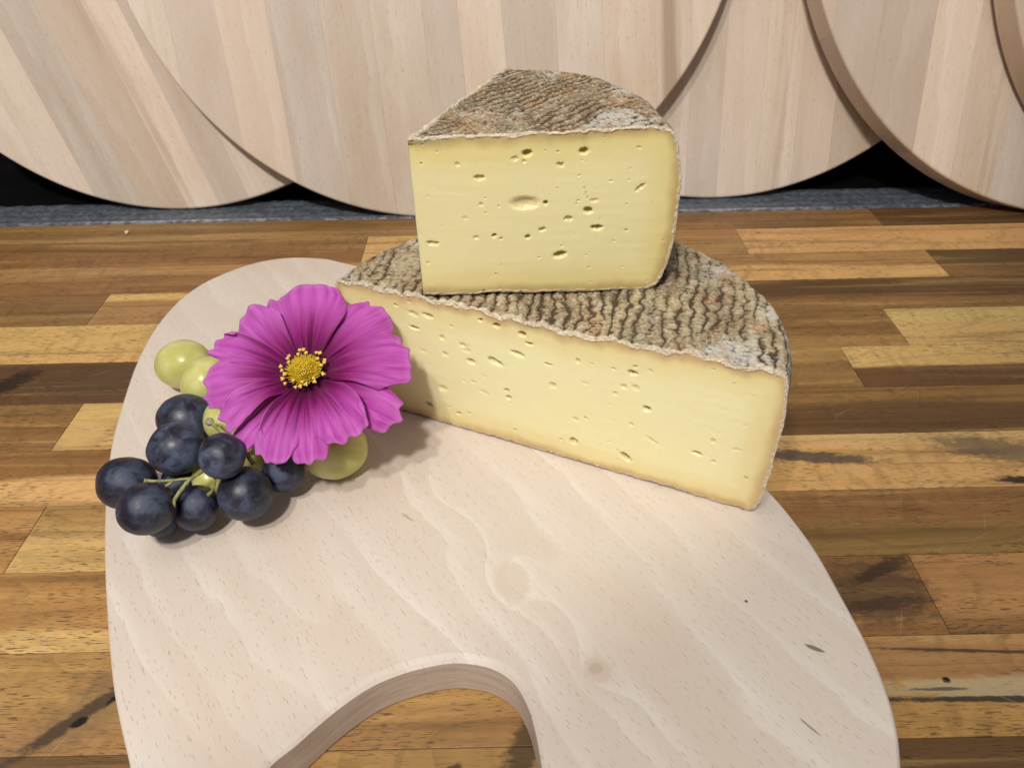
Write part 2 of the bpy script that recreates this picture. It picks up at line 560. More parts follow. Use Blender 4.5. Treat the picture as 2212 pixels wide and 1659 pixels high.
def mat_rind(name, ridge, ridge2, groove, greyness):
    g = NT(name)
    P = g.coord()
    rel = g.attr("relief")
    side = g.attr("side")
    n1 = g.noise(P, 48.0, 4.0, 0.6)
    n2 = g.noise(P, 210.0, 3.0, 0.6)
    n3 = g.noise(P, 700.0, 3.0, 0.65)
    n4 = g.noise(g.vmath('ADD', P, (0.3, 0.1, 0.7)), 34.0, 3.0, 0.55)
    n5 = g.noise(g.vmath('ADD', P, (0.8, 0.5, 0.2)), 60.0, 3.0, 0.6)
    v = g.math('ADD', g.math('MULTIPLY', rel, 0.85), g.math('ADD', g.math('MULTIPLY', g.math('SUBTRACT', n3, 0.5), 1.05),
               g.math('MULTIPLY', g.math('SUBTRACT', n2, 0.5), 0.55)))
    hue = g.mix(g.ramp(n1, 0.38, 0.62), ridge, ridge2)
    hue = g.mix(g.ramp(n4, 0.53, 0.66, 0.0, 0.75), hue, (0.50, 0.485, 0.44))       # pale grey mould
    hue = g.mix(g.ramp(n5, 0.52, 0.68, 0.0, 0.65), hue, (0.36, 0.20, 0.085))       # orange patches
    hue = g.mix(g.ramp(g.noise(g.vmath('ADD', P, (2, 3, 1)), 75.0, 2.0), 0.54, 0.68, 0.0, 0.6), hue, (0.22, 0.205, 0.13))
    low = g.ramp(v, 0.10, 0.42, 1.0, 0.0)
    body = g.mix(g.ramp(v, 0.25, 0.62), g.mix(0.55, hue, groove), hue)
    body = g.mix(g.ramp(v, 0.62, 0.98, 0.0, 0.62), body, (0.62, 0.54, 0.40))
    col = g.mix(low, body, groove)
    sidec = g.mix(g.ramp(n2, 0.35, 0.65), (0.16, 0.15, 0.14), (0.36, 0.35, 0.33))
    sidec = g.mix(g.ramp(n3, 0.52, 0.7, 0.0, 0.7), sidec, (0.52, 0.46, 0.36))
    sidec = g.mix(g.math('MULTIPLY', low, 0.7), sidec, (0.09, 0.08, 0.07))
    col = g.mix(g.math('MULTIPLY', side, greyness), col, sidec)
    col = g.mix(g.attr("lip"), col, g.mix(g.ramp(n3, 0.35, 0.7), (0.48, 0.38, 0.26), (0.70, 0.61, 0.47)))
    g.bump(g.math('ADD', n3, g.math('MULTIPLY', n2, 0.7)), 0.0006, 0.8)
    return g.set(Base_Color=col, Roughness=0.88, Specular_IOR_Level=0.25)


def mat_petal():
    g = NT("magenta_petal")
    uv = g.n('ShaderNodeUVMap', uv_map="petal").outputs[0]
    s = g.sep(uv)
    rnd = g.math('MULTIPLY', g.n('ShaderNodeObjectInfo').outputs['Random'], 40.0)
    st = g.noise(g.comb(g.math('MULTIPLY', s[0], 9), g.math('MULTIPLY', s[1], 1.1), rnd), 1.0, 3.0, 0.6)
    fine = g.noise(g.comb(g.math('MULTIPLY', s[0], 38), g.math('MULTIPLY', s[1], 2.5), rnd), 1.0, 2.0, 0.5)
    outer = g.mix(g.ramp(st, 0.35, 0.68), (0.68, 0.145, 0.58), (0.49, 0.048, 0.39))
    outer = g.mix(g.ramp(fine, 0.52, 0.72, 0.0, 0.30), outer, (0.30, 0.014, 0.23))
    tt = g.math('ADD', s[1], g.math('MULTIPLY', g.math('SUBTRACT', st, 0.5), 0.55))
    pr = g.n('ShaderNodeObjectInfo').outputs['Random']
    outer = g.mix(g.ramp(pr, 0.0, 1.0, 0.0, 0.40, 'LINEAR'), outer, (0.70, 0.20, 0.66))
    outer = g.mix(g.ramp(s[1], 0.90, 1.0, 0.0, 0.35), outer, (0.78, 0.33, 0.74))
    col = g.mix(g.ramp(tt, 0.24, 0.80), (0.31, 0.007, 0.165), outer)
    col = g.mix(g.ramp(tt, 0.06, 0.42), (0.10, 0.002, 0.04), col)
    g.bump(g.math('ADD', fine, g.math('MULTIPLY', st, 0.8)), 0.0004, 0.5)
    g.set(Base_Color=col, Roughness=0.55, Specular_IOR_Level=0.25)
    g.put(g.b.inputs['Sheen Weight'], 0.25)
    g.put(g.b.inputs['Sheen Tint'], (0.9, 0.5, 0.95, 1))
    tr = g.n('ShaderNodeBsdfTranslucent')
    g.put(tr.inputs[0], g.mix(0.35, col, (0.75, 0.10, 0.65)))
    mx = g.n('ShaderNodeMixShader')
    mx.inputs[0].default_value = 0.34
    g.t.links.new(g.b.outputs[0], mx.inputs[1])
    g.t.links.new(tr.outputs[0], mx.inputs[2])
    g.t.links.new(mx.outputs[0], g.out.inputs[0])
    return g.mat


def mat_simple(name, c1, c2, scale, rough=0.5, spec=0.4, bump=0.0, sss=0.0, sss_scale=0.003):
    g = NT(name)
    P = g.coord()
    n = g.noise(P, scale, 3.0, 0.55)
    if bump:
        g.bump(n, bump, 0.7)
    g.set(Base_Color=g.mix(g.ramp(n, 0.35, 0.65), c1, c2), Roughness=rough, Specular_IOR_Level=spec)
    if sss:
        g.b.inputs['Subsurface Weight'].default_value = sss
        g.b.inputs['Subsurface Radius'].default_value = (1.0, 0.7, 0.3)
        g.b.inputs['Subsurface Scale'].default_value = sss_scale
    return g.mat


def mat_dark_grape():
    g = NT("dark_grape_skin")
    rnd = g.n('ShaderNodeObjectInfo').outputs['Random']
    P = g.vmath('ADD', g.coord(), g.comb(g.math('MULTIPLY', rnd, 7.0), g.math('MULTIPLY', rnd, 3.0), 0))
    n1 = g.noise(P, 1.15, 4.0, 0.55, 0.6)
    n2 = g.noise(P, 6.5, 4.0, 0.65)
    n3 = g.noise(g.vmath('ADD', P, (1, 2, 3)), 2.1, 3.0, 0.5, 0.4)
    bloom = g.ramp(g.math('ADD', n1, g.math('MULTIPLY', n2, 0.14)), 0.42, 0.72)
    rubbed = g.ramp(n3, 0.48, 0.64, 1.0, 0.40)
    bl = g.math('MULTIPLY', g.math('MULTIPLY', bloom, rubbed), g.ramp(rnd, 0.0, 1.0, 0.55, 1.0))
    base = g.mix(g.ramp(n3, 0.4, 0.65), (0.006, 0.008, 0.016), (0.014, 0.009, 0.020))
    col = g.mix(bl, base, (0.074, 0.092, 0.158))
    col = g.mix(g.ramp(g.noise(P, 14.0, 2.0, 0.5), 0.66, 0.72, 0.0, 0.5), col, (0.13, 0.11, 0.12))
    sc_ = g.noise(g.vmath('MULTIPLY', P, (1.0, 1.0, 5.0)), 5.0, 2.0, 0.5)
    col = g.mix(g.ramp(sc_, 0.66, 0.74, 0.0, 0.5), col, (0.012, 0.010, 0.016))
    g.bump(n2, 0.0002, 0.35)
    return g.set(Base_Color=col, Roughness=g.ramp(bl, 0, 0.8, 0.40, 0.74), Specular_IOR_Level=0.5)


def mat_white_grape():
    g = NT("white_grape_skin")
    rnd = g.n('ShaderNodeObjectInfo').outputs['Random']
    P = g.vmath('ADD', g.coord(), g.comb(g.math('MULTIPLY', rnd, 7.0), 0, 0))
    n1 = g.noise(P, 1.3, 3.0, 0.5)
    n2 = g.noise(P, 9.0, 4.0, 0.65)
    col = g.mix(g.ramp(n1, 0.35, 0.7), (0.48, 0.46, 0.145), (0.60, 0.57, 0.26))
    col = g.mix(g.ramp(n2, 0.55, 0.75, 0.0, 0.3), col, (0.62, 0.60, 0.36))
    m_ = g.set(Base_Color=col, Roughness=0.30, Specular_IOR_Level=0.45)
    g.b.inputs['Subsurface Weight'].default_value = 0.9
    g.b.inputs['Subsurface Radius'].default_value = (1.0, 0.85, 0.25)
    g.b.inputs['Subsurface Scale'].default_value = 0.012
    g.bump(n2, 0.00012, 0.3)
    return m_


M_BOARD = mat_cutting_board()
M_STAVE = mat_stave()
M_ACACIA = mat_acacia()
M_GLUE = mat_glue()
M_LEDGE = mat_ledge()
M_TRIM = mat_trim()
M_BLACK = mat_black()
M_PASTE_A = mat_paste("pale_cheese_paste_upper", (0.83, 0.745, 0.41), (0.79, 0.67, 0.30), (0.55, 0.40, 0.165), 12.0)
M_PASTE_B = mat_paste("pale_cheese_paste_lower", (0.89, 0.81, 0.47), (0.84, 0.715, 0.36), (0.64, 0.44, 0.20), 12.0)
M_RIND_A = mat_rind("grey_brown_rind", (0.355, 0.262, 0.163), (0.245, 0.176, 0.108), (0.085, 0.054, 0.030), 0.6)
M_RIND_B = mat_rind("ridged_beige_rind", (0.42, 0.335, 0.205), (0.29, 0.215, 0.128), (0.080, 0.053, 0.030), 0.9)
M_PETAL = mat_petal()
M_FLORET = mat_simple("yellow_floret", (0.52, 0.34, 0.012), (0.70, 0.50, 0.04), 600.0, 0.6, 0.3)
M_ANTHER = mat_simple("golden_anther", (0.72, 0.42, 0.05), (0.80, 0.55, 0.14), 900.0, 0.6, 0.3)
M_FILAMENT = mat_simple("dark_filament", (0.035, 0.010, 0.018), (0.06, 0.02, 0.02), 700.0, 0.6, 0.3)
M_DGRAPE = mat_dark_grape()
M_WGRAPE = mat_white_grape()
M_STEM = mat_simple("green_stem", (0.17, 0.17, 0.06), (0.32, 0.30, 0.13), 350.0, 0.6, 0.3, 0.0004)
M_NUB = mat_simple("grey_green_stem_end", (0.22, 0.23, 0.13), (0.40, 0.38, 0.26), 700.0, 0.8, 0.2, 0.0006)
M_CRUMB = mat_simple("pale_crumb", (0.70, 0.64, 0.50), (0.78, 0.72, 0.58), 500.0, 0.8, 0.2)


# ------------------------------------------------------------------ setting: worktop of acacia staves
L_, M_, B_, D_ = (0.62, 0.385, 0.140), (0.385, 0.205, 0.070), (0.26, 0.130, 0.043), (0.128, 0.063, 0.023)
ROWS = [0.573, 0.5408, 0.4993, 0.4596, 0.419, 0.3764, 0.3358, 0.296, 0.2552, 0.2145, 0.1736, 0.1314,
        0.0905, 0.050, 0.0095, -0.031, -0.0715]
# for each row: (right end of the stave, tone of the far half, tone of the near half, split)
STAVES = [
    [(-0.52, B_, B_, 0), (0.05, B_, M_, -0.2), (0.30, B_, B_, 0.1), (0.8, D_, D_, 0)],  # shade under the round boards is put into the last stave's tone
    [(-0.1125, B_, B_, 0), (0.03, L_, L_, 0), (0.1813, M_, M_, 0), (0.8, L_, L_, 0)],
    [(-0.42, B_, M_, 0), (-0.02, M_, B_, 0.0), (0.3145, M_, L_, -0.05), (0.8, D_, B_, -0.2)],
    [(-0.285, B_, B_, 0), (-0.03, L_, M_, 0.25), (0.42, D_, B_, -0.1), (0.8, B_, B_, 0)],
    [(-0.45, M_, L_, 0), (-0.05, L_, L_, -0.3), (0.2495, B_, M_, -0.2), (0.8, L_, L_, 0.1)],
    [(-0.34, B_, D_, 0), (0.02, D_, D_, 0.2), (0.2055, M_, B_, 0.1), (0.8, L_, D_, -0.05)],
    [(-0.2495, B_, B_, 0.2), (-0.08, L_, L_, 0), (0.46, B_, D_, 0.1), (0.8, B_, B_, 0)],
    [(-0.40, M_, L_, 0), (0.02, B_, L_, -0.05), (0.44, L_, L_, 0.3), (0.8, M_, M_, 0)],
    [(-0.232, M_, M_, 0), (0.0, M_, L_, 0.05), (0.39, B_, B_, -0.1), (0.8, D_, D_, 0)],
    [(-0.36, M_, B_, 0), (0.03, M_, L_, -0.28), (0.1775, B_, B_, 0), (0.8, M_, B_, -0.3)],
    [(-0.30, M_, M_, 0), (0.05, M_, M_, -0.2), (0.37, M_, M_, 0.0), (0.8, B_, B_, 0)],
    [(-0.25, D_, D_, 0), (-0.08, D_, B_, 0.1), (0.035, M_, L_, 0.0), (0.33, D_, B_, 0.2), (0.8, M_, M_, 0)],
    [(-0.1, M_, M_, 0), (0.2, L_, M_, 0), (0.8, B_, B_, 0)],
    [(-0.2, B_, B_, 0), (0.1, M_, M_, 0), (0.8, D_, B_, 0)],
    [(0.0, M_, L_, 0), (0.8, M_, M_, 0)],
    [(-0.1, B_, B_, 0), (0.3, L_, M_, 0), (0.8, M_, M_, 0)],
]
worktop = empty("worktop", (0, 0, 0))
tag(worktop, "oiled acacia worktop of glued brown and honey staves under the cutting board", "worktop")
bm = bmesh.new()
bmesh.ops.create_cube(bm, size=1.0, matrix=Matrix.Translation((0.05, (0.5725 - 0.0713) / 2, -0.0165)) @
                      Matrix.Diagonal((1.499, 0.5725 + 0.0713, 0.031, 1)))
bm_obj("core_slab", bm, M_GLUE, worktop)
for ri, row in enumerate(STAVES):
    y1, y0 = ROWS[ri], ROWS[ri + 1]
    x0 = -0.70
    for (x1, ta, tb_, sp) in row:
        bm = bmesh.new()
        g_ = 0.00016
        ch = 0.00026
        lo = [(x0 + g_, y0 + g_), (x1 - g_, y0 + g_), (x1 - g_, y1 - g_), (x0 + g_, y1 - g_)]
        hi = [(x0 + g_ + ch, y0 + g_ + ch), (x1 - g_ - ch, y0 + g_ + ch), (x1 - g_ - ch, y1 - g_ - ch), (x0 + g_ + ch, y1 - g_ - ch)]
        dz = random.uniform(-0.00006, 0.0)
        v0 = [bm.verts.new((x, y, -0.0009)) for x, y in lo]
        v1 = [bm.verts.new((x, y, dz - 0.00018)) for x, y in lo]
        v2 = [bm.verts.new((x, y, dz)) for x, y in hi]
        for A_, B2 in ((v0, v1), (v1, v2)):
            for k in range(4):
                bm.faces.new((A_[k], A_[(k + 1) % 4], B2[(k + 1) % 4], B2[k]))
        bm.faces.new(v2)
        o = bm_obj("stave", bm, M_ACACIA, worktop)
        j = lambda c: [max(0.0, q * random.uniform(0.92, 1.08)) for q in c]
        o["tone_back"] = j(ta)
        o["tone_front"] = j(tb_)
        o["split"] = float(sp)
        o["row_middle"] = (y0 + y1) / 2
        x0 = x1

# grey ledge behind the worktop, metal trim, black back panel
n, mm_ = 150, 24
X = np.linspace(-0.75, 0.85, n * 3)[None, :].repeat(mm_, 0)
Yl = np.linspace(0.5805, 0.618, mm_)[:, None].repeat(n * 3, 1)
Pg = np.stack([X, Yl, np.zeros_like(X)], -1)
Zl = -0.0022 + 0.0011 * np.abs(np.sin(X * 420 + 2 * vnoise(Pg, 60, 3))) * np.abs(np.sin(Yl * 300)) + 0.0005 * vnoise(Pg, 160, 4)
me = np_mesh("back_ledge", np.stack([X, Yl, Zl], -1), grid_faces(mm_, n * 3))
o = link("back_ledge", me, M_LEDGE)
o["kind"] = "structure"
bm = bmesh.new()
bmesh.ops.create_cube(bm, size=1.0, matrix=Matrix.Translation((0.05, 0.5768, -0.0150)) @ Matrix.Diagonal((1.6, 0.0062, 0.0300, 1)))
bmesh.ops.bevel(bm, geom=[e for e in bm.edges], offset=0.0012, segments=2, affect='EDGES')
trim = bm_obj("edge_trim", bm, M_TRIM)
tag(trim, "thin blue-grey metal strip along the back edge of the worktop", "trim")
bm = bmesh.new()
bmesh.ops.create_cube(bm, size=1.0, matrix=Matrix.Translation((0.05, 0.82, 0.25)) @ Matrix.Diagonal((2.0, 0.02, 0.62, 1)))
o = bm_obj("back_wall", bm, M_BLACK)
o["kind"] = "structure"
bm = bmesh.new()
bmesh.ops.create_cube(bm, size=1.0, matrix=Matrix.Translation((0.05, 0.7145, -0.0055)) @ Matrix.Diagonal((2.0, 0.191, 0.004, 1)))
o = bm_obj("back_shelf", bm, M_BLACK)
o["kind"] = "structure"


# ------------------------------------------------------------------ round boards leaning at the back
def round_board(x, Y, lean, Rd, T, spin, cuts, label, zc=0.0):
    root = empty("round_board", (x, Y, zc), (math.pi / 2 - lean, 0, 0))
    tag(root, label, "board", "round beech boards leaning in a row behind the worktop")
    cs, sn = math.cos(spin), math.sin(spin)
    ch = 0.0016
    gp = 0.00004
    for a0, a1 in zip(cuts[:-1], cuts[1:]):
        a0 = max(a0, -Rd + 0.0005) + gp
        a1 = min(a1, Rd - 0.0005) - gp
        if a1 - a0 < 0.004:
            continue
        bm = bmesh.new()
        uvl = bm.loops.layers.uv.new("grain")
        N = 22
        rings = []
        for rr, zz in ((Rd, -T), (Rd, -ch), (Rd - ch * 0.35, -ch * 0.35), (Rd - ch, 0.0)):
            aa = np.linspace(a0, a1, N)
            aa = np.clip(aa, -rr + 1e-5, rr - 1e-5)
            bb = np.sqrt(rr * rr - aa * aa)
            pts = [(a, -b) for a, b in zip(aa, bb)] + [(a, b) for a, b in zip(aa[::-1], bb[::-1])]
            rings.append([(bm.verts.new((a * cs - b * sn, a * sn + b * cs + Rd, zz)), a, b) for a, b in pts])
        def face(vs):
            try:
                f = bm.faces.new([v[0] for v in vs])
            except ValueError:
                return
            for l, v in zip(f.loops, vs):
                l[uvl].uv = (v[1] + (v[0].co.z * 0.9), v[2])
        for A_, B2 in zip(rings[:-1], rings[1:]):
            K = len(A_)
            for k in range(K):
                face((A_[k], A_[(k + 1) % K], B2[(k + 1) % K], B2[k]))
        face(rings[-1])
        face(rings[0][::-1])
        bm_obj("stave", bm, M_STAVE, root)
    return root


def cuts_for(Rd, w0, seed, jitter=0.22):
    r_ = random.Random(seed)
    c = [-Rd]
    while c[-1] < Rd:
        c.append(c[-1] + w0 * r_.uniform(1 - jitter, 1 + jitter))
    c[-1] = Rd
    return c


round_board(-0.281, 0.600, R(18), 0.240, 0.0235, R(20), cuts_for(0.24, 0.033, 3),
            "leftmost round beech board with its staves slanting, behind the large middle board")
round_board(-0.059, 0.574, R(18), 0.240, 0.0235, R(4), cuts_for(0.24, 0.034, 5),
            "large round beech board in front of its two neighbours, directly behind the cheese")
round_board(0.177, 0.600, R(18), 0.240, 0.0235, R(0), cuts_for(0.24, 0.031, 8),
            "round beech board between the middle and right boards, crossed by dark shadow bands")
round_board(0.474, 0.550, R(20), 0.256, 0.0270, R(-2), cuts_for(0.256, 0.034, 11),
            "large round beech board at right showing its thick pale left rim")
round_board(0.5875, 0.521, R(18), 0.240, 0.0250, R(3), cuts_for(0.24, 0.033, 14),
            "rightmost round beech board, only its rim showing in the top right corner")


# ------------------------------------------------------------------ cutting board
def spline(pts, n=10):
    P = np.array(pts, float)
    K = len(P)
    out = []
    for k in range(K):
        p0, p1, p2, p3 = P[k - 1], P[k], P[(k + 1) % K], P[(k + 2) % K]
        for t in np.linspace(0, 1, n, endpoint=False):
            out.append(0.5 * (2 * p1 + (p2 - p0) * t + (2 * p0 - 5 * p1 + 4 * p2 - p3) * t * t + (3 * p1 - p0 - 3 * p2 + p3) * t ** 3))
    return np.array(out)


OUT = [(-0.1168, 0.4627), (-0.1320, 0.4690), (-0.1576, 0.4712), (-0.1817, 0.4628), (-0.2042, 0.4413), (-0.2150, 0.4178), (-0.2192, 0.3879),
       (-0.2175, 0.3535), (-0.2117, 0.3188), (-0.2023, 0.2775), (-0.1870, 0.2335), (-0.1706, 0.1946), (-0.1505, 0.1524),
       (-0.1395, 0.1329), (-0.1297, 0.1171), (-0.1190, 0.098), (-0.1070, 0.086), (-0.0960, 0.088), (-0.0890, 0.101),
       (-0.0841, 0.1161), (-0.0760, 0.1246), (-0.0653, 0.1358), (-0.0536, 0.1451), (-0.0407, 0.1507), (-0.0272, 0.1537),
       (-0.0186, 0.1536), (-0.0092, 0.1511), (-0.0016, 0.1454), (0.0032, 0.1365), (0.0057, 0.1265), (0.0074, 0.1143),
       (0.0105, 0.092), (0.0210, 0.074), (0.0420, 0.062), (0.0720, 0.060), (0.1000, 0.072), (0.1170, 0.091),
       (0.1247, 0.1119), (0.1286, 0.1239), (0.1310, 0.1372), (0.1316, 0.1554), (0.1297, 0.1787), (0.1271, 0.2020), (0.1224, 0.2216),
       (0.1176, 0.2358), (0.1125, 0.2470), (0.100, 0.280), (0.074, 0.325), (0.030, 0.375), (-0.025, 0.415), (-0.075, 0.442)]
OUT = OUT[::-1]      # counter-clockwise
SP = spline(OUT, 8)
tg = np.roll(SP, -1, 0) - np.roll(SP, 1, 0)
tg /= np.linalg.norm(tg, axis=1)[:, None]
nin = np.stack([-tg[:, 1], tg[:, 0]], -1)
area = 0.5 * np.sum(SP[:, 0] * np.roll(SP[:, 1], -1) - np.roll(SP[:, 0], -1) * SP[:, 1])
if area < 0:
    nin = -nin
# a hand-cut chamfer, wider round the notch
notch = np.exp(-(((SP[:, 0] + 0.035) / 0.06) ** 2 + ((SP[:, 1] - 0.135) / 0.04) ** 2))
BT = 0.020
chw = 0.0013 + 0.0026 * notch
chh = 0.0012 + 0.0008 * notch
rings = []
for off, z in ((0.0010, 0.0), (0.0, 0.0010), (0.0, None), (0.45, 'a'), (1.0, 'b')):
    if z is None:
        xy, zz = SP, BT - chh
    elif z == 'a':
        xy, zz = SP + nin * (chw * 0.42)[:, None], BT - chh * 0.42
    elif z == 'b':
        xy, zz = SP + nin * chw[:, None], np.full(len(SP), BT)
    else:
        xy, zz = SP + nin * off, np.full(len(SP), z)
    rings.append(np.column_stack([xy, np.broadcast_to(zz, len(SP))]))
bm = bmesh.new()
rv = [[bm.verts.new(p) for p in r_] for r_ in rings]
K = len(SP)
for A_, B2 in zip(rv[:-1], rv[1:]):
    for k in range(K):
        f = bm.faces.new((A_[k], A_[(k + 1) % K], B2[(k + 1) % K], B2[k]))
        f.smooth = True
for ring_, fl in ((rv[-1], False), (rv[0], True)):
    es = [bm.edges.get((ring_[k], ring_[(k + 1) % K])) for k in range(K)]
    bmesh.ops.triangle_fill(bm, use_beauty=True, edges=es, normal=(0, 0, -1 if fl else 1))
bmesh.ops.recalc_face_normals(bm, faces=bm.faces)
for f in bm.faces:
    if abs(f.normal.z) > 0.999:
        f.smooth = False
board = bm_obj("cutting_board", bm, M_BOARD)
me = board.data
me.set_sharp_from_angle(angle=R(14))
tag(board, "pale beech cutting board with a rounded notch, lying on the worktop under the cheese", "cutting board")


# ------------------------------------------------------------------ cheese
def build_cheese(name, loc, rotz, phi1, rfun, hfun, edge, rim_power, crack_amt, groove_dir, groove_step, seed, holes, mats, paste_name, n_phi, n_top, n_side,
                 holes2=(), relief_amp=0.001, lip_w=0.0016, groove_amt=1.0):
    """a piece of a cheese wheel in local axes: the cut face lies in the plane y=0 (x to the right, z up), rind behind"""
    root = empty(name, loc, (0, 0, rotz))
    phi = np.linspace(0, phi1, n_phi)
    full = abs(phi1 - math.pi) < 1e-6
    rm = rfun(phi)
    # profile from the top centre over the rim to the bottom centre
    tt = np.linspace(0, 1, n_top)
    sa = np.linspace(math.pi / 2, -math.pi / 2, n_side)
    nb = n_top // 4
    e = edge
    ex = 2.0 / rim_power
    side_r = -e + e * np.abs(np.cos(sa)) ** ex
    side_z = 0.5 + 0.5 * np.sign(np.sin(sa)) * np.abs(np.sin(sa)) ** ex
    rows_r, rows_z, rows_side = [], [], []
    base = []
    for t in tt[:-1]:
        base.append(('t', t))
    for k in range(n_side):
        base.append(('s', k))
    for t in np.linspace(1, 0, nb)[1:]:
        base.append(('b', t))
    NP = len(base)
    Pg = np.zeros((NP, n_phi, 3))
    sd = np.zeros((NP, n_phi))
    cx, sx = np.cos(phi), np.sin(phi)
    for i, (k, t) in enumerate(base):
        if k == 't':
            r = (rm - e) * t
            z = hfun(r * cx, r * sx)
        elif k == 's':
            r = rm + side_r[t]
            z = hfun(r * cx, r * sx) * side_z[t]
            sd[i] = smooth(abs(math.sin(sa[t])) ** 2, 0.995, 0.80) if True else 0
        else:
            r = (rm - e) * t
            z = np.zeros_like(r)
        Pg[i, :, 0] = r * cx
        Pg[i, :, 1] = r * sx
        Pg[i, :, 2] = z
    # normals
    du = np.gradient(Pg, axis=0)
    dv = np.gradient(Pg, axis=1)
    Nn = np.cross(du, dv)
    ln = np.linalg.norm(Nn, axis=2, keepdims=True)
    Nn = np.where(ln > 1e-12, Nn / np.maximum(ln, 1e-12), np.array([0, 0, 1.0]))
    top_i = sum(1 for k, _ in base if k == 't')
    Nn[0] = (0, 0, 1)
    Nn[-1] = (0, 0, -1)
    if Nn[top_i // 2, n_phi // 2, 2] < 0:
        Nn = -Nn
        Nn[0] = (0, 0, 1)
        Nn[-1] = (0, 0, -1)
    # relief: wavy grooves left by the drying mat, broken up into crumbs
    warp = 0.0024 * fbm(Pg, 45, 3, seed) + 0.0010 * vnoise(Pg, 240, seed + 5)
    gd = np.array([math.cos(groove_dir), math.sin(groove_dir), 0])
    along = Pg @ np.array([-math.sin(groove_dir), math.cos(groove_dir), 0])
    across = Pg @ gd + warp
    Q = np.stack([across * 1.0, along * 0.45, Pg[..., 2]], -1)
    ridge = np.abs(np.sin(np.pi * (across / groove_step + 0.9 * vnoise(Pg, 22, seed + 65) + 0.30 * vnoise(Pg, 85, seed + 66) + 0.17 * vnoise(Pg, 300, seed + 67)))) ** 0.5
    ridge = 1 - (1 - ridge) * smooth(fbm(Q, 70, 3, seed + 40), -0.45, 0.25) * groove_amt
    cr1 = 1 - 1.5 * np.abs(fbm(Pg + 0.001 * vnoise(Pg, 500, seed + 3)[..., None], 420, 3, seed + 8, 0.6))
    Qc = np.stack([across * 0.6, along, Pg[..., 2]], -1)
    cracks = smooth(np.abs(fbm(Qc, 170, 2, seed + 21)), 0.0, 0.13)
    crumb = 0.55 * cr1 + 0.45 * (0.5 + 0.5 * fbm(Pg, 800, 2, seed + 9))
    wr = np.abs(np.sin(np.pi * (along + 0.0012 * vnoise(Pg, 330, seed + 61) + 0.0006 * vnoise(Pg, 900, seed + 62)) / 0.0019)) ** 0.7
    wr = 1 - (1 - wr) * smooth(fbm(Pg, 140, 2, seed + 63), -0.45, 0.15)
    rel = ridge * (0.35 + 0.65 * crumb) * (1 - crack_amt + crack_amt * cracks) * (0.70 + 0.30 * wr)
    lump = fbm(Pg, 60, 2, seed + 30)
    sdw = 1 - 0.55 * sd
    disp = relief_amp * (rel - 0.75) * 1.9 * sdw + 0.0007 * lump
    Pd = Pg + Nn * disp[..., None]
    Pd[..., 2] = np.maximum(Pd[..., 2], 0.0)
    lo, hi = np.percentile(rel, 3), np.percentile(rel, 97)
    reln = np.clip((rel - lo) / (hi - lo), 0, 1)
    # pale torn lip right at the cut
    dist0 = np.abs(Pg[..., 1])
    if not full:
        d2 = np.abs(-math.sin(phi1) * Pg[..., 0] + math.cos(phi1) * Pg[..., 1])
        dist0 = np.minimum(dist0, d2)
    lipn = lip_w * (0.9 + 1.1 * fbm(Pg, 130, 3, seed + 50))
    lip = smooth(dist0, lipn * 1.25, lipn * 0.45)
    Pd[..., 2] += np.where(Nn[..., 2] > 0.5, lip * 0.0004 * (1 + fbm(Pg, 500, 2, seed + 51)), 0)
    # the cut ends exactly in its plane
    Pd[:, 0, 1] = 0.0
    if full:
        Pd[:, -1, 1] = 0.0
    else:
        nrm2 = np.array([-math.sin(phi1), math.cos(phi1), 0])
        Pd[:, -1] -= (Pd[:, -1] @ nrm2)[:, None] * nrm2
    me_ = np_mesh("rind", Pd, grid_faces(NP, n_phi), {"relief": reln, "side": sd, "lip": lip})
    rind = link("rind", me_, mats[0], root)

    # ---- paste: cut face(s) with eyes, closed by a plain inner shell
    def face_part(boundary2d, to3d, inward, hl, ntau, sd_):
        Bd = np.array(boundary2d)
        seg = np.r_[0, np.cumsum(np.linalg.norm(np.diff(np.r_[Bd, Bd[:1]], axis=0), axis=1))]
        K_ = int(seg[-1] / 0.00036)
        us = np.linspace(0, seg[-1], K_, endpoint=False)
        Bd = np.stack([np.interp(us, seg, np.r_[Bd[:, k], Bd[:1, k]]) for k in (0, 1)], -1)
        Bs = Bd.copy()
        for _ in range(60):
            Bs = (np.roll(Bs, 1, 0) + 2 * Bs + np.roll(Bs, -1, 0)) / 4
        c = np.array([(Bd[:, 0].min() + Bd[:, 0].max()) / 2, Bd[:, 1].max() * 0.5])
        tau = np.linspace(0, 1, ntau) ** 0.9
        bl = smooth(tau, 0.90, 1.0)[:, None, None]
        G = c + ((Bs - c)[None] * (1 - bl) + (Bd - c)[None] * bl) * tau[:, None, None]
        s_, z_ = G[..., 0], G[..., 1]
        # distance from the rind (top, bottom, rim)
        Dm = np.full(s_.shape, 1e9)
        sub = Bd[::6]
        for b0 in range(0, len(sub)):
            p, q = sub[b0], sub[(b0 + 1) % len(sub)]
            if not full and b0 == len(sub) - 1:
                continue
            if p[0] < 0.0004 and q[0] < 0.0004 and not full:
                continue
            pq = q - p
            L2 = max(pq @ pq, 1e-14)
            tq = np.clip(((s_ - p[0]) * pq[0] + (z_ - p[1]) * pq[1]) / L2, 0, 1)
            Dm = np.minimum(Dm, np.hypot(s_ - p[0] - tq * pq[0], z_ - p[1] - tq * pq[1]))
        P3 = np.stack([s_, z_, np.full_like(s_, sd_ * 0.1)], -1)
        dep = np.zeros_like(s_)
        hm = np.zeros_like(s_)
        wx = 0.00022 * vnoise(P3, 900, 3 + sd_) + 0.00018 * vnoise(P3, 2100, 13 + sd_)
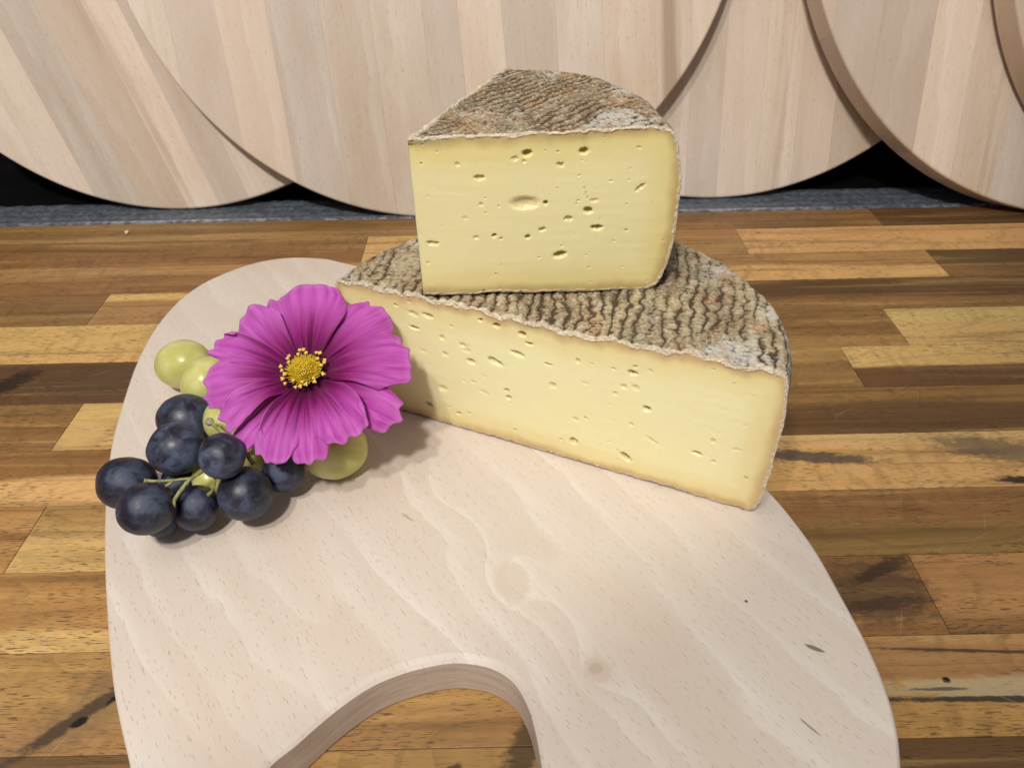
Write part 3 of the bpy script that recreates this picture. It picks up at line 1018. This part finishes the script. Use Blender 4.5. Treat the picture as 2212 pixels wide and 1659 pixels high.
        wz = 0.00022 * vnoise(P3, 900, 4 + sd_) + 0.00018 * vnoise(P3, 2100, 14 + sd_)
        for (hx, hz, rx, rz, kind, ang) in hl:
            hx, hz, rx, rz = hx * 1e-3, hz * 1e-3, rx * 0.88e-3, rz * 0.84e-3
            a_ = R(ang)
            X_, Z_ = s_ + wx - hx, z_ + wz - hz
            q = np.hypot((X_ * math.cos(a_) + Z_ * math.sin(a_)) / rx, (-X_ * math.sin(a_) + Z_ * math.cos(a_)) / rz)
            dp = (0.22, 0.50, 0.95, 1.7)[kind] * min(rx, rz) * 1.25
            prof = np.sqrt(np.clip(1 - np.minimum(q, 1) ** 2.2, 0, 1)) * dp if kind > 1 else dp * smooth(q, 1.25, 0.25)
            prof = prof + 0.10 * dp * smooth(q, 1.45, 0.95)
            dep = np.maximum(dep, prof)
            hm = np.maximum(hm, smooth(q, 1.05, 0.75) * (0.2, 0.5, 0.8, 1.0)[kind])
        # pin holes all over the cut
        pr_ = np.random.default_rng(sd_)
        for _ in range(38 if len(hl) > 5 else 0):
            hx = pr_.uniform(Bd[:, 0].min() + 0.004, Bd[:, 0].max() - 0.004)
            hz = pr_.uniform(0.004, Bd[:, 1].max() - 0.004)
            r0 = pr_.uniform(0.00025, 0.00055)
            q = np.hypot((s_ + wx - hx) / (r0 * 1.3), (z_ + wz - hz) / r0)
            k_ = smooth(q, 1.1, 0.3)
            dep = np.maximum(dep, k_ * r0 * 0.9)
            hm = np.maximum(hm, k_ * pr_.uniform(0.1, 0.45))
        cw = 0.0011 + 0.0008 * fbm(P3, 240, 3, sd_ + 70)
        crust = smooth(Dm, cw * 1.25, cw * 0.75)
        wav = 0.00035 * fbm(P3, 28, 2, sd_ + 71) + 0.00003 * vnoise(np.stack([s_ * 0.15, z_, s_ * 0], -1), 420, sd_ + 72)
        wav = wav * smooth(Dm, 0.0, 0.004)
        outw = crust * 0.0005 * (0.6 + fbm(P3, 700, 2, sd_ + 73)) * smooth(tau, 1.0, 0.985)[:, None]
        off = dep * smooth(Dm, 0.0, 0.0012) - outw + wav
        V3 = to3d(s_, z_) + inward * off[..., None]
        return V3, grid_faces(ntau, K_, wrap_m=True), Dm * 1000, crust, hm

    prof0 = Pd[:, 0]
    if full:
        prof1 = Pd[:, -1]
        bd = np.concatenate([prof0[:, [0, 2]], prof1[::-1][1:-1][:, [0, 2]]])
    else:
        # the straight tip edge closes the outline
        z0_, z1_ = prof0[-1, 2], prof0[0, 2]
        tip = np.stack([np.zeros(60), np.linspace(z0_, z1_, 62)[1:-1]], -1)
        bd = np.concatenate([prof0[:, [0, 2]], tip])
    V3, Fq, Dm, cr, hm = face_part(bd, lambda s, z: np.stack([s, np.zeros_like(s), z], -1), np.array([0, 1.0, 0]), holes, 190, seed)
    VV, FF = [V3.reshape(-1, 3)], [Fq]
    AD, AC, AH = [Dm.ravel()], [cr.ravel()], [hm.ravel()]
    off = len(VV[0])
    if not full:
        bd2 = np.concatenate([np.stack([Pd[:, -1] @ np.array([math.cos(phi1), math.sin(phi1), 0]), Pd[:, -1, 2]], -1), tip])
        d2v = np.array([math.cos(phi1), math.sin(phi1), 0])
        V3, Fq, Dm, cr, hm = face_part(bd2, lambda s, z: s[..., None] * d2v + z[..., None] * np.array([0, 0, 1.0]),
                                       np.array([math.sin(phi1), -math.cos(phi1), 0]), holes2, 60, seed + 3)
        VV.append(V3.reshape(-1, 3)); FF.append(Fq + off)
        AD.append(Dm.ravel()); AC.append(cr.ravel()); AH.append(hm.ravel())
        off += len(VV[-1])
    ip = np.unique(np.linspace(0, NP - 1, 60).astype(int))
    jp = np.unique(np.linspace(0, n_phi - 1, 60).astype(int))
    sh = (Pg - Nn * 0.0022)[np.ix_(ip, jp)]
    sh[:, 0] = Pd[ip, 0] * np.array([0.995, 1, 0.995]) + np.array([0, 0.0005, 0.0002])
    sh[:, -1] = Pd[ip, -1] * np.array([0.995, 1, 0.995]) + (np.array([0, 0.0005, 0.0002]) if full else np.array([math.sin(phi1), -math.cos(phi1), 0]) * 0.0005)
    sh[..., 2] = np.clip(sh[..., 2], 0.0015, None)
    VV.append(sh.reshape(-1, 3)); FF.append(grid_faces(len(ip), len(jp), off=off))
    k_ = len(VV[-1])
    AD.append(np.full(k_, 1.0)); AC.append(np.zeros(k_)); AH.append(np.zeros(k_))
    me_ = np_mesh(paste_name, np.concatenate(VV), np.concatenate(FF),
                  {"rind_dist": np.concatenate(AD), "crust": np.concatenate(AC), "hole": np.concatenate(AH)})
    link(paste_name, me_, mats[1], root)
    return root


UP_HOLES = [(47.3,65.0,2.36,1.64,3,0),(70.2,65.4,2.18,1.52,3,0),(61.0,60.0,1.76,1.10,2,0),(27.8,55.4,2.53,1.31,2,0),(46.3,43.8,6.6,3.2,1,0),
    (55.1,43.7,1.30,1.24,3,0),(75.4,44.2,2.27,1.03,1,0),(73.1,39.8,2.10,1.68,3,0),(65.0,36.3,2.11,1.28,2,0),(77.3,31.8,2.80,1.44,3,0),
    (61.6,19.2,3.27,1.82,3,15),(47.4,28.1,1.47,1.10,3,0),(53.7,31.5,1.86,1.16,2,0),(33.0,29.1,1.33,1.02,3,0),(36.0,27.7,0.94,0.88,2,0),
    (25.2,28.4,1.47,1.02,1,0),(5.3,26.3,1.74,1.25,2,0),(7.4,26.0,1.47,1.03,2,0),(3.3,16.7,0.95,0.92,1,0),(19.2,61.1,1.25,0.96,1,0),
    (28.2,43.6,1.30,1.03,1,0),(94.5,49.4,2.90,0.88,2,38),(92.3,66.4,1.12,0.76,1,0),(90.0,30.1,0.80,0.66,2,0),(21.0,37.8,1.64,1.06,0,0),
    (4.6,61.9,0.75,0.45,3,25),(68.7,44.3,0.58,0.48,2,0),(68.4,42.9,0.52,0.48,2,0),(33.3,10.3,0.83,0.39,2,-20),(42.4,63.1,1.56,1.27,1,0),
    (46.1,61.8,1.13,0.90,1,0),(54.8,65.7,0.5,0.45,2,0),(59.8,65.4,0.5,0.46,3,0),(29.8,40.1,0.42,0.42,2,0),(27.3,1.9,0.6,0.5,3,0),
    (89.7,57.5,0.89,0.65,0,0),(71.3,49.6,0.24,1.1,2,8),(71.9,47.6,0.24,1.1,2,14),(72.6,45.9,0.26,0.9,2,14)]
LOW_HOLES = [(-164.9,63.7,3.01,1.49,1,-8),(-157.2,64.4,3.31,1.47,2,-8),(-165.2,55.7,2.69,1.15,3,-5),(-174.0,66.3,1.47,0.87,2,0),(-129.9,68.8,1.32,1.06,3,10),
    (-122.1,67.9,1.94,1.41,3,0),(-109.7,66.4,2.10,1.63,3,0),(-106.3,62.2,2.31,0.94,3,0),(-150.6,53.9,1.66,1.52,1,0),(-149.6,44.7,1.69,1.31,1,0),
    (-139.8,52.4,2.09,1.51,1,0),(-137.9,49.8,2.55,1.78,0,0),(-135.9,44.3,2.33,1.68,2,0),(-123.1,47.7,4.48,1.77,2,-18),(-112.1,55.3,4.09,1.58,2,-10),
    (-97.0,53.6,2.29,0.96,2,-8),(-152.6,23.1,2.51,1.98,1,0),(-161.9,10.3,2.36,1.49,2,-20),(-145.0,9.3,1.52,1.18,2,0),(-138.8,11.3,1.49,1.02,1,0),
    (-117.9,32.7,1.37,1.33,2,0),(-116.8,28.5,1.60,1.35,2,0),(-135.5,32.4,1.67,0.95,1,0),(-94.7,42.7,1.90,1.75,1,0),(-83.3,59.5,1.39,1.39,1,0),
    (-58.8,60.1,2.23,1.47,3,0),(-62.0,51.8,1.72,1.40,1,0),(-56.7,52.7,1.88,1.39,1,-25),(-65.5,46.7,1.17,1.20,1,0),(-67.2,59.8,1.53,0.80,1,0),
    (-50.9,42.8,1.89,1.68,3,-10),(-83.0,26.4,1.90,1.05,1,0),(-78.3,28.6,1.04,1.04,1,0),(-56.8,31.9,1.37,1.13,1,0),(-83.6,12.5,2.39,2.20,2,-10),
    (-90.0,11.2,0.77,0.84,2,0),(-57.7,11.7,3.45,1.89,3,-32),(-46.7,25.9,4.03,1.02,1,-27),(-26.6,25.4,2.37,1.12,3,-5),(-21.2,34.5,1.24,1.68,1,0),
    (-19.2,23.2,1.26,1.12,1,0),(-10.9,33.4,2.58,0.60,1,18),(-57.9,63.6,1.11,0.78,2,0),(-161.7,43.3,1.99,1.33,0,0),(-113.7,9.1,0.94,0.86,2,0),
    (-26.3,71.3,0.83,0.63,1,0),(-4.3,19.2,0.61,0.75,2,0),(-17.4,67.0,0.45,0.42,2,0),(-76.8,59.6,0.78,0.58,1,0),(-51.5,63.4,1.81,0.67,1,-20),
    (-129.6,27.5,3.54,1.37,0,-15),(-166.5,69.9,1.92,0.85,1,0),(-144.8,61.5,1.16,0.86,1,0),(-79.3,48.3,2.51,0.97,0,0),(-129.1,37.6,1.63,1.05,0,0),
    (-150.4,11.8,0.77,0.59,2,0),(-9.9,63.3,0.65,0.42,1,0),(-62.0,14.5,0.72,0.67,2,0)]

# lower piece: half a wheel, cut face turned towards the left of the camera
UDIR = Vector((0.9085, -0.418, 0))
low_c = Vector((0.1044, 0.2243, BT)) + UDIR * (-0.1035)
low_rot = math.atan2(-0.418, 0.9085)
low_holes = [(h[0] + 103.5, *h[1:]) for h in LOW_HOLES]
low = build_cheese("half_cheese", low_c, low_rot, math.pi,
                   lambda p: 0.1068 + 0.0012 * np.sin(3 * p + 1),
                   lambda x, y: 0.0745 + 0.0018 * np.clip(x / 0.1, -1, 1) - 0.0022 * np.exp(-((x - 0.02) / 0.03) ** 2 - (y / 0.03) ** 2)
                   + (0.0007 * np.sin(x * 190 + 1) + 0.0006 * np.sin(x * 410)) * np.exp(-(y / 0.008) ** 2),
                   0.0062, 3.4, 0.25, R(8), 0.0054, 11, low_holes, (M_RIND_B, M_PASTE_B), "paste", 760, 300, 130, relief_amp=0.00092, lip_w=0.0032)
tag(low, "half wheel of pale cheese with many small eyes and a ridged rind, on the board", "cheese")

upc = build_cheese("cheese_wedge", (-0.0394, 0.2913, 0.0945), R(0.5), R(64),
                   lambda p: 0.1115 - 0.012 * np.exp(-((p - R(64)) / 0.25) ** 2),
                   lambda x, y: 0.0718 + 0.0028 * np.clip(x / 0.1, 0, 1) + 0.0042 * np.clip(y / 0.1, 0, 1),
                   0.0135, 2.9, 0.15, R(128), 0.0040, 23, UP_HOLES, (M_RIND_A, M_PASTE_A), "paste", 420, 330, 140, relief_amp=0.00088, lip_w=0.0018, groove_amt=0.75)
tag(upc, "thick cheese wedge with a grey crusty rind, standing on top of the half wheel", "cheese")


# ------------------------------------------------------------------ cosmos flower
flower = empty("cosmos_flower", (-0.0910, 0.2625, 0.0720), (R(22), 0, R(0)))
tag(flower, "magenta cosmos flower with a yellow centre, resting on grapes against the half wheel", "flower")
# angle, half width, length, height layer, cup, teeth seed, edge fold (left, right)
PETALS = [(92, 29, 0.0475, 0.0010, 0.10, 1, 0.0, 0.25), (49, 19, 0.0470, 0.0002, 0.06, 2, 0.2, 0.0), (12, 25, 0.0480, 0.0016, 0.02, 3, 0.35, 0.1),
          (-25, 17, 0.0470, -0.0012, 0.00, 4, 0.0, 0.5), (-47, 22, 0.0405, 0.0026, 0.06, 5, 0.1, 0.3), (-80, 17, 0.0430, 0.0006, -0.02, 6, 0.1, 0.0),
          (-108, 17, 0.0432, 0.0016, 0.00, 7, 0.7, 0.0), (-147, 16, 0.0410, 0.0028, 0.03, 8, 0.1, 0.7), (-172, 21, 0.0465, 0.0004, 0.00, 9, 0.1, 0.2),
          (160, 12, 0.0470, 0.0020, 0.06, 10, 0.6, 0.3), (137, 18, 0.0470, -0.0014, 0.10, 11, 0.2, 0.2), (118, 15, 0.0455, -0.0010, 0.10, 12, 0.0, 0.0),
          (-128, 14, 0.0440, -0.0014, 0.00, 13, 0.1, 0.1)]
for (ang, hw, L, lay, cup, sd, fl, fr) in PETALS:
    r_ = np.random.default_rng(sd + 100)
    nt, nw = 46, 57
    t = np.linspace(0, 1, nt)[:, None]
    wv = np.linspace(-1, 1, nw)[None, :]
    # rounded teeth along the tip
    nteeth = 3 if hw < 20 else 4
    ph = r_.uniform(-0.15, 0.15)
    tooth = 0.5 - 0.5 * np.cos((wv + 1 + ph) * math.pi * nteeth)
    depth = 1 - 0.035 + 0.035 * tooth * r_.uniform(0.7, 1.1) - 0.24 * np.abs(wv) ** 4
    depth = depth + 0.02 * np.interp(wv, np.linspace(-1, 1, 9), r_.normal(size=9))
    rr = 0.0050 + (L - 0.0050) * t * (1 + (depth - 1) * t ** 1.5)
    wid = R(hw) * (1.10 + 0.20 * t ** 0.6 - 0.22 * t ** 2.2)
    wid = wid * (1 - 0.18 * smooth(t, 0.86, 1.0))
    th = R(ang) + wv * wid + 0.05 * r_.normal() * t
    # pleats that run down to the base
    npl = r_.uniform(1.1, 1.6) * (hw / 18)
    pphase = r_.uniform(0, 6.28)
    amp = 0.0019 * smooth(t, 0.03, 0.35) * (1 - 0.72 * t)
    pl = np.sin(wv * math.pi * npl + pphase + 0.6 * np.sin(3 * t + sd))
    pl = np.sign(pl) * np.abs(pl) ** 0.8
    for cw_ in r_.uniform(-0.8, 0.8, 4):
        pl = pl - 1.1 * np.exp(-((wv - cw_ - 0.06 * np.sin(4 * t + sd)) / 0.055) ** 2) * smooth(1 - t, 0.10, 0.5)
    tipw = 0.0008 * smooth(t, 0.6, 1.0) * np.sin(wv * math.pi * nteeth + r_.uniform(0, 6))
    z = lay * smooth(t, 0.05, 0.5) + L * (0.20 * t * (1 - t) * 1.3 + cup * t ** 2 - 0.05 * t ** 4) + amp * pl + tipw
    z = z + r_.choice((-1, 1)) * r_.uniform(0.0012, 0.0024) * wv * smooth(t, 0.1, 0.7) + 0.0012 * np.sin(2.2 * wv + r_.uniform(0, 6)) * t
    z = z + 0.0055 * fl * smooth(-wv, 0.55, 1.0) * smooth(t, 0.10, 0.45) * (1 - 0.5 * t)
    z = z + 0.0055 * fr * smooth(wv, 0.55, 1.0) * smooth(t, 0.10, 0.45) * (1 - 0.5 * t)
    th = th + 0.10 * fl * smooth(-wv, 0.60, 1.0) * smooth(t, 0.15, 0.5) - 0.10 * fr * smooth(wv, 0.60, 1.0) * smooth(t, 0.15, 0.5)
    V = np.stack([rr * np.cos(th), rr * np.sin(th), z + 0 * th], -1)
    me = np_mesh("petal", V, grid_faces(nt, nw))
    uvd = me.uv_layers.new(name="petal")
    vi = np.empty(len(me.loops), dtype=np.int32)
    me.loops.foreach_get("vertex_index", vi)
    U = np.stack([np.broadcast_to((wv + 1) / 2 * hw / 18, (nt, nw)), np.broadcast_to(t, (nt, nw))], -1).reshape(-1, 2)
    uvd.data.foreach_set("uv", U[vi].astype(np.float32).ravel())
    o = link("petal", me, M_PETAL, flower)
    sm = o.modifiers.new("thickness", 'SOLIDIFY')
    sm.thickness = 0.00022
    sm.offset = 0

bm = bmesh.new()
bmesh.ops.create_uvsphere(bm, u_segments=28, v_segments=14, radius=0.0062, matrix=Matrix.Translation((0, 0, 0.0022)) @ Matrix.Diagonal((1, 1, 0.62, 1)))
bm_obj("flower_disc", bm, M_FILAMENT, flower, True)
bm = bmesh.new()
ga = math.pi * (3 - math.sqrt(5))
for k in range(260):
    f = math.sqrt((k + 0.5) / 260)
    rr = 0.0076 * f
    a = k * ga
    hz = 0.0034 + 0.0034 * math.sqrt(max(0, 1 - (rr / 0.0088) ** 2)) + random.uniform(-0.0003, 0.0004)
    tilt = f * 0.9
    mt = Matrix.Translation((rr * math.cos(a), rr * math.sin(a), hz)) @ Matrix.Rotation(a, 4, 'Z') @ Matrix.Rotation(tilt, 4, 'Y')
    ln = random.uniform(0.0013, 0.0024) * (0.75 + 0.5 * f)
    bmesh.ops.create_cone(bm, cap_ends=True, segments=6, radius1=0.00046, radius2=0.00016 if f > 0.5 else 0.00036, depth=ln, matrix=mt)
fo = bm_obj("floret_cluster", bm, M_FLORET, flower)
fo["kind"] = "stuff"
fo.scale = (1.0, 1.0, 0.95)
bm = bmesh.new()
bmesh.ops.create_cone(bm, cap_ends=True, segments=8, radius1=0.00024, radius2=0.00034, depth=0.0052, matrix=Matrix.Translation((0, 0, 0.0026)))
me_f = bpy.data.meshes.new("stamen")
bm.to_mesh(me_f)
bm.free()
me_f.materials.append(M_FILAMENT)
bm = bmesh.new()
for dx, dy, dz, r0 in ((0, 0, 0.0054, 0.00070), (0.0005, 0.0002, 0.0058, 0.00048), (-0.0004, 0.0004, 0.0057, 0.00045), (0.0001, -0.0005, 0.0059, 0.00045)):
    bmesh.ops.create_icosphere(bm, subdivisions=2, radius=r0, matrix=Matrix.Translation((dx, dy, dz)))
me_a = bpy.data.meshes.new("anther")
bm.to_mesh(me_a)
bm.free()
for p in me_a.polygons:
    p.use_smooth = True
me_a.materials.append(M_ANTHER)
for k in range(27):
    a = k / 27 * 2 * math.pi + random.uniform(-0.13, 0.13)
    inner = k % 3 == 0
    rr = (0.0055 if inner else 0.0065) + random.uniform(-0.0004, 0.0004)
    st = bpy.data.objects.new("stamen", me_f)
    C.objects.link(st)
    st.parent = flower
    st.location = (rr * math.cos(a), rr * math.sin(a), 0.0022)
    st.rotation_euler = Matrix.Rotation(a, 4, 'Z').to_3x3().to_4x4().__matmul__(Matrix.Rotation((0.35 if inner else 0.55) + random.uniform(-0.1, 0.15), 4, 'Y')).to_euler()
    q = random.uniform(0.85, 1.1)
    st.scale = (q, q, q)
    an = bpy.data.objects.new("anther", me_a)
    C.objects.link(an)
    an.parent = st


# ------------------------------------------------------------------ tubes for stems
def tube(name, paths, mat, parent, seg=10):
    bm = bmesh.new()
    for path in paths:
        P = np.array([p[:3] for p in path], float)
        rad = np.array([p[3] for p in path], float)
        n_ = max(8, 6 * (len(P) - 1))
        tt = np.linspace(0, len(P) - 1, n_)
        P2 = np.stack([np.interp(tt, range(len(P)), P[:, k]) for k in range(3)], -1)
        for _ in range(3):
            P2[1:-1] = (P2[:-2] + 2 * P2[1:-1] + P2[2:]) / 4
        r2 = np.interp(tt, range(len(P)), rad) * 0.85
        prev = None
        for k in range(n_):
            d = P2[min(k + 1, n_ - 1)] - P2[max(k - 1, 0)]
            d /= np.linalg.norm(d)
            a = np.cross(d, (0.3, 0.2, 1.0))
            a /= np.linalg.norm(a)
            b = np.cross(d, a)
            ring = [bm.verts.new(P2[k] + r2[k] * (1 + 0.14 * math.sin(2 * q + k * 1.7) + 0.12 * math.sin(k * 2.3)) * (math.cos(q) * a + math.sin(q) * b)) for q in np.linspace(0, 2 * math.pi, seg, endpoint=False)]
            if prev:
                for q in range(seg):
                    bm.faces.new((prev[q], prev[(q + 1) % seg], ring[(q + 1) % seg], ring[q]))
            else:
                bm.faces.new(ring[::-1])
            prev = ring
        bm.faces.new(prev)
    return bm_obj(name, bm, mat, parent, True)


# flower stalk and green calyx under the head
M_CALYX = mat_simple("green_calyx", (0.10, 0.16, 0.04), (0.18, 0.24, 0.07), 300.0, 0.6, 0.3)
tube("flower_stalk", [[(0, 0, 0.0025, 0.0040), (0, 0, -0.003, 0.0035), (0.001, 0.001, -0.007, 0.0012), (0.006, 0.008, -0.014, 0.0011), (0.012, 0.018, -0.020, 0.0011)]],
     M_CALYX, flower)


# ------------------------------------------------------------------ grapes
def grape_mesh(seed, tip=True):
    r_ = np.random.default_rng(seed)
    nu, nv = 40, 28
    u = np.linspace(0, 2 * math.pi, nu, endpoint=False)[None, :]
    v = np.linspace(0.0, math.pi, nv)[:, None]
    X = np.sin(v) * np.cos(u)
    Y = np.sin(v) * np.sin(u)
    Z = np.cos(v) + 0 * u
    P = np.stack([X, Y, Z], -1)
    k = 1 + 0.035 * vnoise(P, 1.5, seed) + 0.008 * vnoise(P, 4, seed + 1)
    k = k - 0.05 * np.exp(-((v / 0.22) ** 2)) - 0.02 * np.exp(-(((v - math.pi) / 0.10) ** 2))
    V = P * k[..., None]
    return np_mesh("grape", V, grid_faces(nv, nu, wrap_m=True, flip=True))


def place_grape(parent, mat, x, y, z, r, seed, stretch=1.05, axis=None):
    me = grape_mesh(seed)
    o = link("grape", me, mat, parent)
    o.location = Vector((x, y, z)) - parent.location
    rr = random.Random(seed)
    if axis is None:
        o.rotation_euler = (rr.uniform(0.9, 2.2), rr.uniform(-0.5, 0.5), rr.uniform(0, 6.28))
    else:
        o.rotation_euler = Vector(axis).to_track_quat('Z', 'Y').to_euler()
    r *= 0.95
    o.scale = (r * (1.02 - (stretch - 1) * 0.3), r * (1.02 - (stretch - 1) * 0.3), r * stretch)
    return o


dark = empty("dark_grape_bunch", (-0.140, 0.225, BT))
tag(dark, "small bunch of blue-black grapes with green stems, on the left of the board", "grapes")
DG = [(-0.1730, 0.2361, 0.0340, 0.0126, (1, -0.1, 0.1)), (-0.1507, 0.2094, 0.0458, 0.0114, (1, 0.2, 0.2)), (-0.1467, 0.2389, 0.0513, 0.0123, (1, 0, 0.3)),
      (-0.1567, 0.2714, 0.0400, 0.0136, (1, -0.2, -0.1)), (-0.1210, 0.2256, 0.0590, 0.0098, None), (-0.1361, 0.2190, 0.0352, 0.0097, (0.3, 0.4, 0.8)),
      (-0.1155, 0.2232, 0.0390, 0.0119, None), (-0.1039, 0.2400, 0.0348, 0.0097, None), (-0.1537, 0.2191, 0.0295, 0.0086, None), (-0.1510, 0.2408, 0.0297, 0.0096, None)]
for k, (x, y, z, r, ax) in enumerate(DG):
    place_grape(dark, M_DGRAPE, x, y, z, r, 31 + k, 1.07 if ax else 1.02, ax)


def rel(p, root):
    return tuple(np.array(p[:3]) - np.array(root.location)) + (p[3],)


paths = [[(-0.1290, 0.2255, 0.0520, 0.0008), (-0.1345, 0.2205, 0.0515, 0.0009), (-0.1366, 0.2165, 0.0505, 0.0010), (-0.1395, 0.2120, 0.0480, 0.0009), (-0.1400, 0.2085, 0.0440, 0.0007)],
         [(-0.1345, 0.2205, 0.0515, 0.0008), (-0.1420, 0.2200, 0.0510, 0.0007), (-0.1500, 0.2192, 0.0515, 0.0008), (-0.1530, 0.2190, 0.0522, 0.0011)],
         [(-0.1415, 0.2200, 0.0510, 0.0007), (-0.1440, 0.2170, 0.0505, 0.0008), (-0.1470, 0.2140, 0.0490, 0.0008)],
         [(-0.1250, 0.2215, 0.0510, 0.0006), (-0.1247, 0.2190, 0.0490, 0.0006), (-0.1262, 0.2175, 0.0465, 0.0007), (-0.1280, 0.2175, 0.0448, 0.0010)]]
tube("stem", [[rel(p, dark) for p in q] for q in paths], M_STEM, dark)

white = empty("white_grape_bunch", (-0.130, 0.275, BT))
tag(white, "small bunch of yellow-green grapes half hidden under the magenta flower", "grapes")
WG = [(-0.1766, 0.3236, 0.0350, 0.0143, (1, -0.15, 0.1)), (-0.1536, 0.2957, 0.0444, 0.0125, (0.4, 0.6, 0.5)), (-0.1341, 0.2654, 0.0440, 0.0113, None),
      (-0.0838, 0.2551, 0.0340, 0.0150, (1, 0.1, 0.0)), (-0.1354, 0.2362, 0.0351, 0.0083, None), (-0.1162, 0.2550, 0.0309, 0.0109, None)]
for k, (x, y, z, r, ax) in enumerate(WG):
    place_grape(white, M_WGRAPE, x, y, z, r, 71 + k, 1.12 if ax else 1.04, ax)
paths = [[(-0.1335, 0.2495, 0.0565, 0.0011), (-0.1300, 0.2470, 0.0560, 0.0010), (-0.1245, 0.2425, 0.0550, 0.0010), (-0.1185, 0.2385, 0.0530, 0.0011), (-0.1155, 0.2355, 0.0500, 0.0011), (-0.1130, 0.2340, 0.0460, 0.0013)],
         [(-0.1175, 0.2385, 0.0530, 0.0010), (-0.1120, 0.2420, 0.0530, 0.0009), (-0.1080, 0.2450, 0.0500, 0.0009)],
         [(-0.1150, 0.2355, 0.0500, 0.0012), (-0.1160, 0.2450, 0.0440, 0.0011), (-0.1200, 0.2560, 0.0420, 0.0010)]]
tube("stem", [[rel(p, white) for p in q] for q in paths], M_STEM, white)
bm = bmesh.new()
for k in range(14):
    a = k * ga
    f = math.sqrt((k + 0.5) / 14)
    bmesh.ops.create_icosphere(bm, subdivisions=1, radius=0.0007, matrix=Matrix.Translation((0.0017 * f * math.cos(a), 0.0017 * f * math.sin(a), 0.0008 * (1 - f))))
bmesh.ops.create_uvsphere(bm, u_segments=12, v_segments=8, radius=0.0019)
nub = bm_obj("stem_end", bm, M_NUB, white, True)
nub.location = Vector((-0.1343, 0.2500, 0.0570)) - white.location

# one white crumb on the worktop
bm = bmesh.new()
bmesh.ops.create_icosphere(bm, subdivisions=2, radius=0.0018)
for v in bm.verts:
    v.co *= random.uniform(0.75, 1.15)
cr = bm_obj("cheese_crumb", bm, M_CRUMB, None, False)
cr.location = (-0.3109, 0.555, 0.0014)
cr.scale = (0.8, 1.2, 0.8)
tag(cr, "tiny white crumb on the back left of the worktop", "crumb")
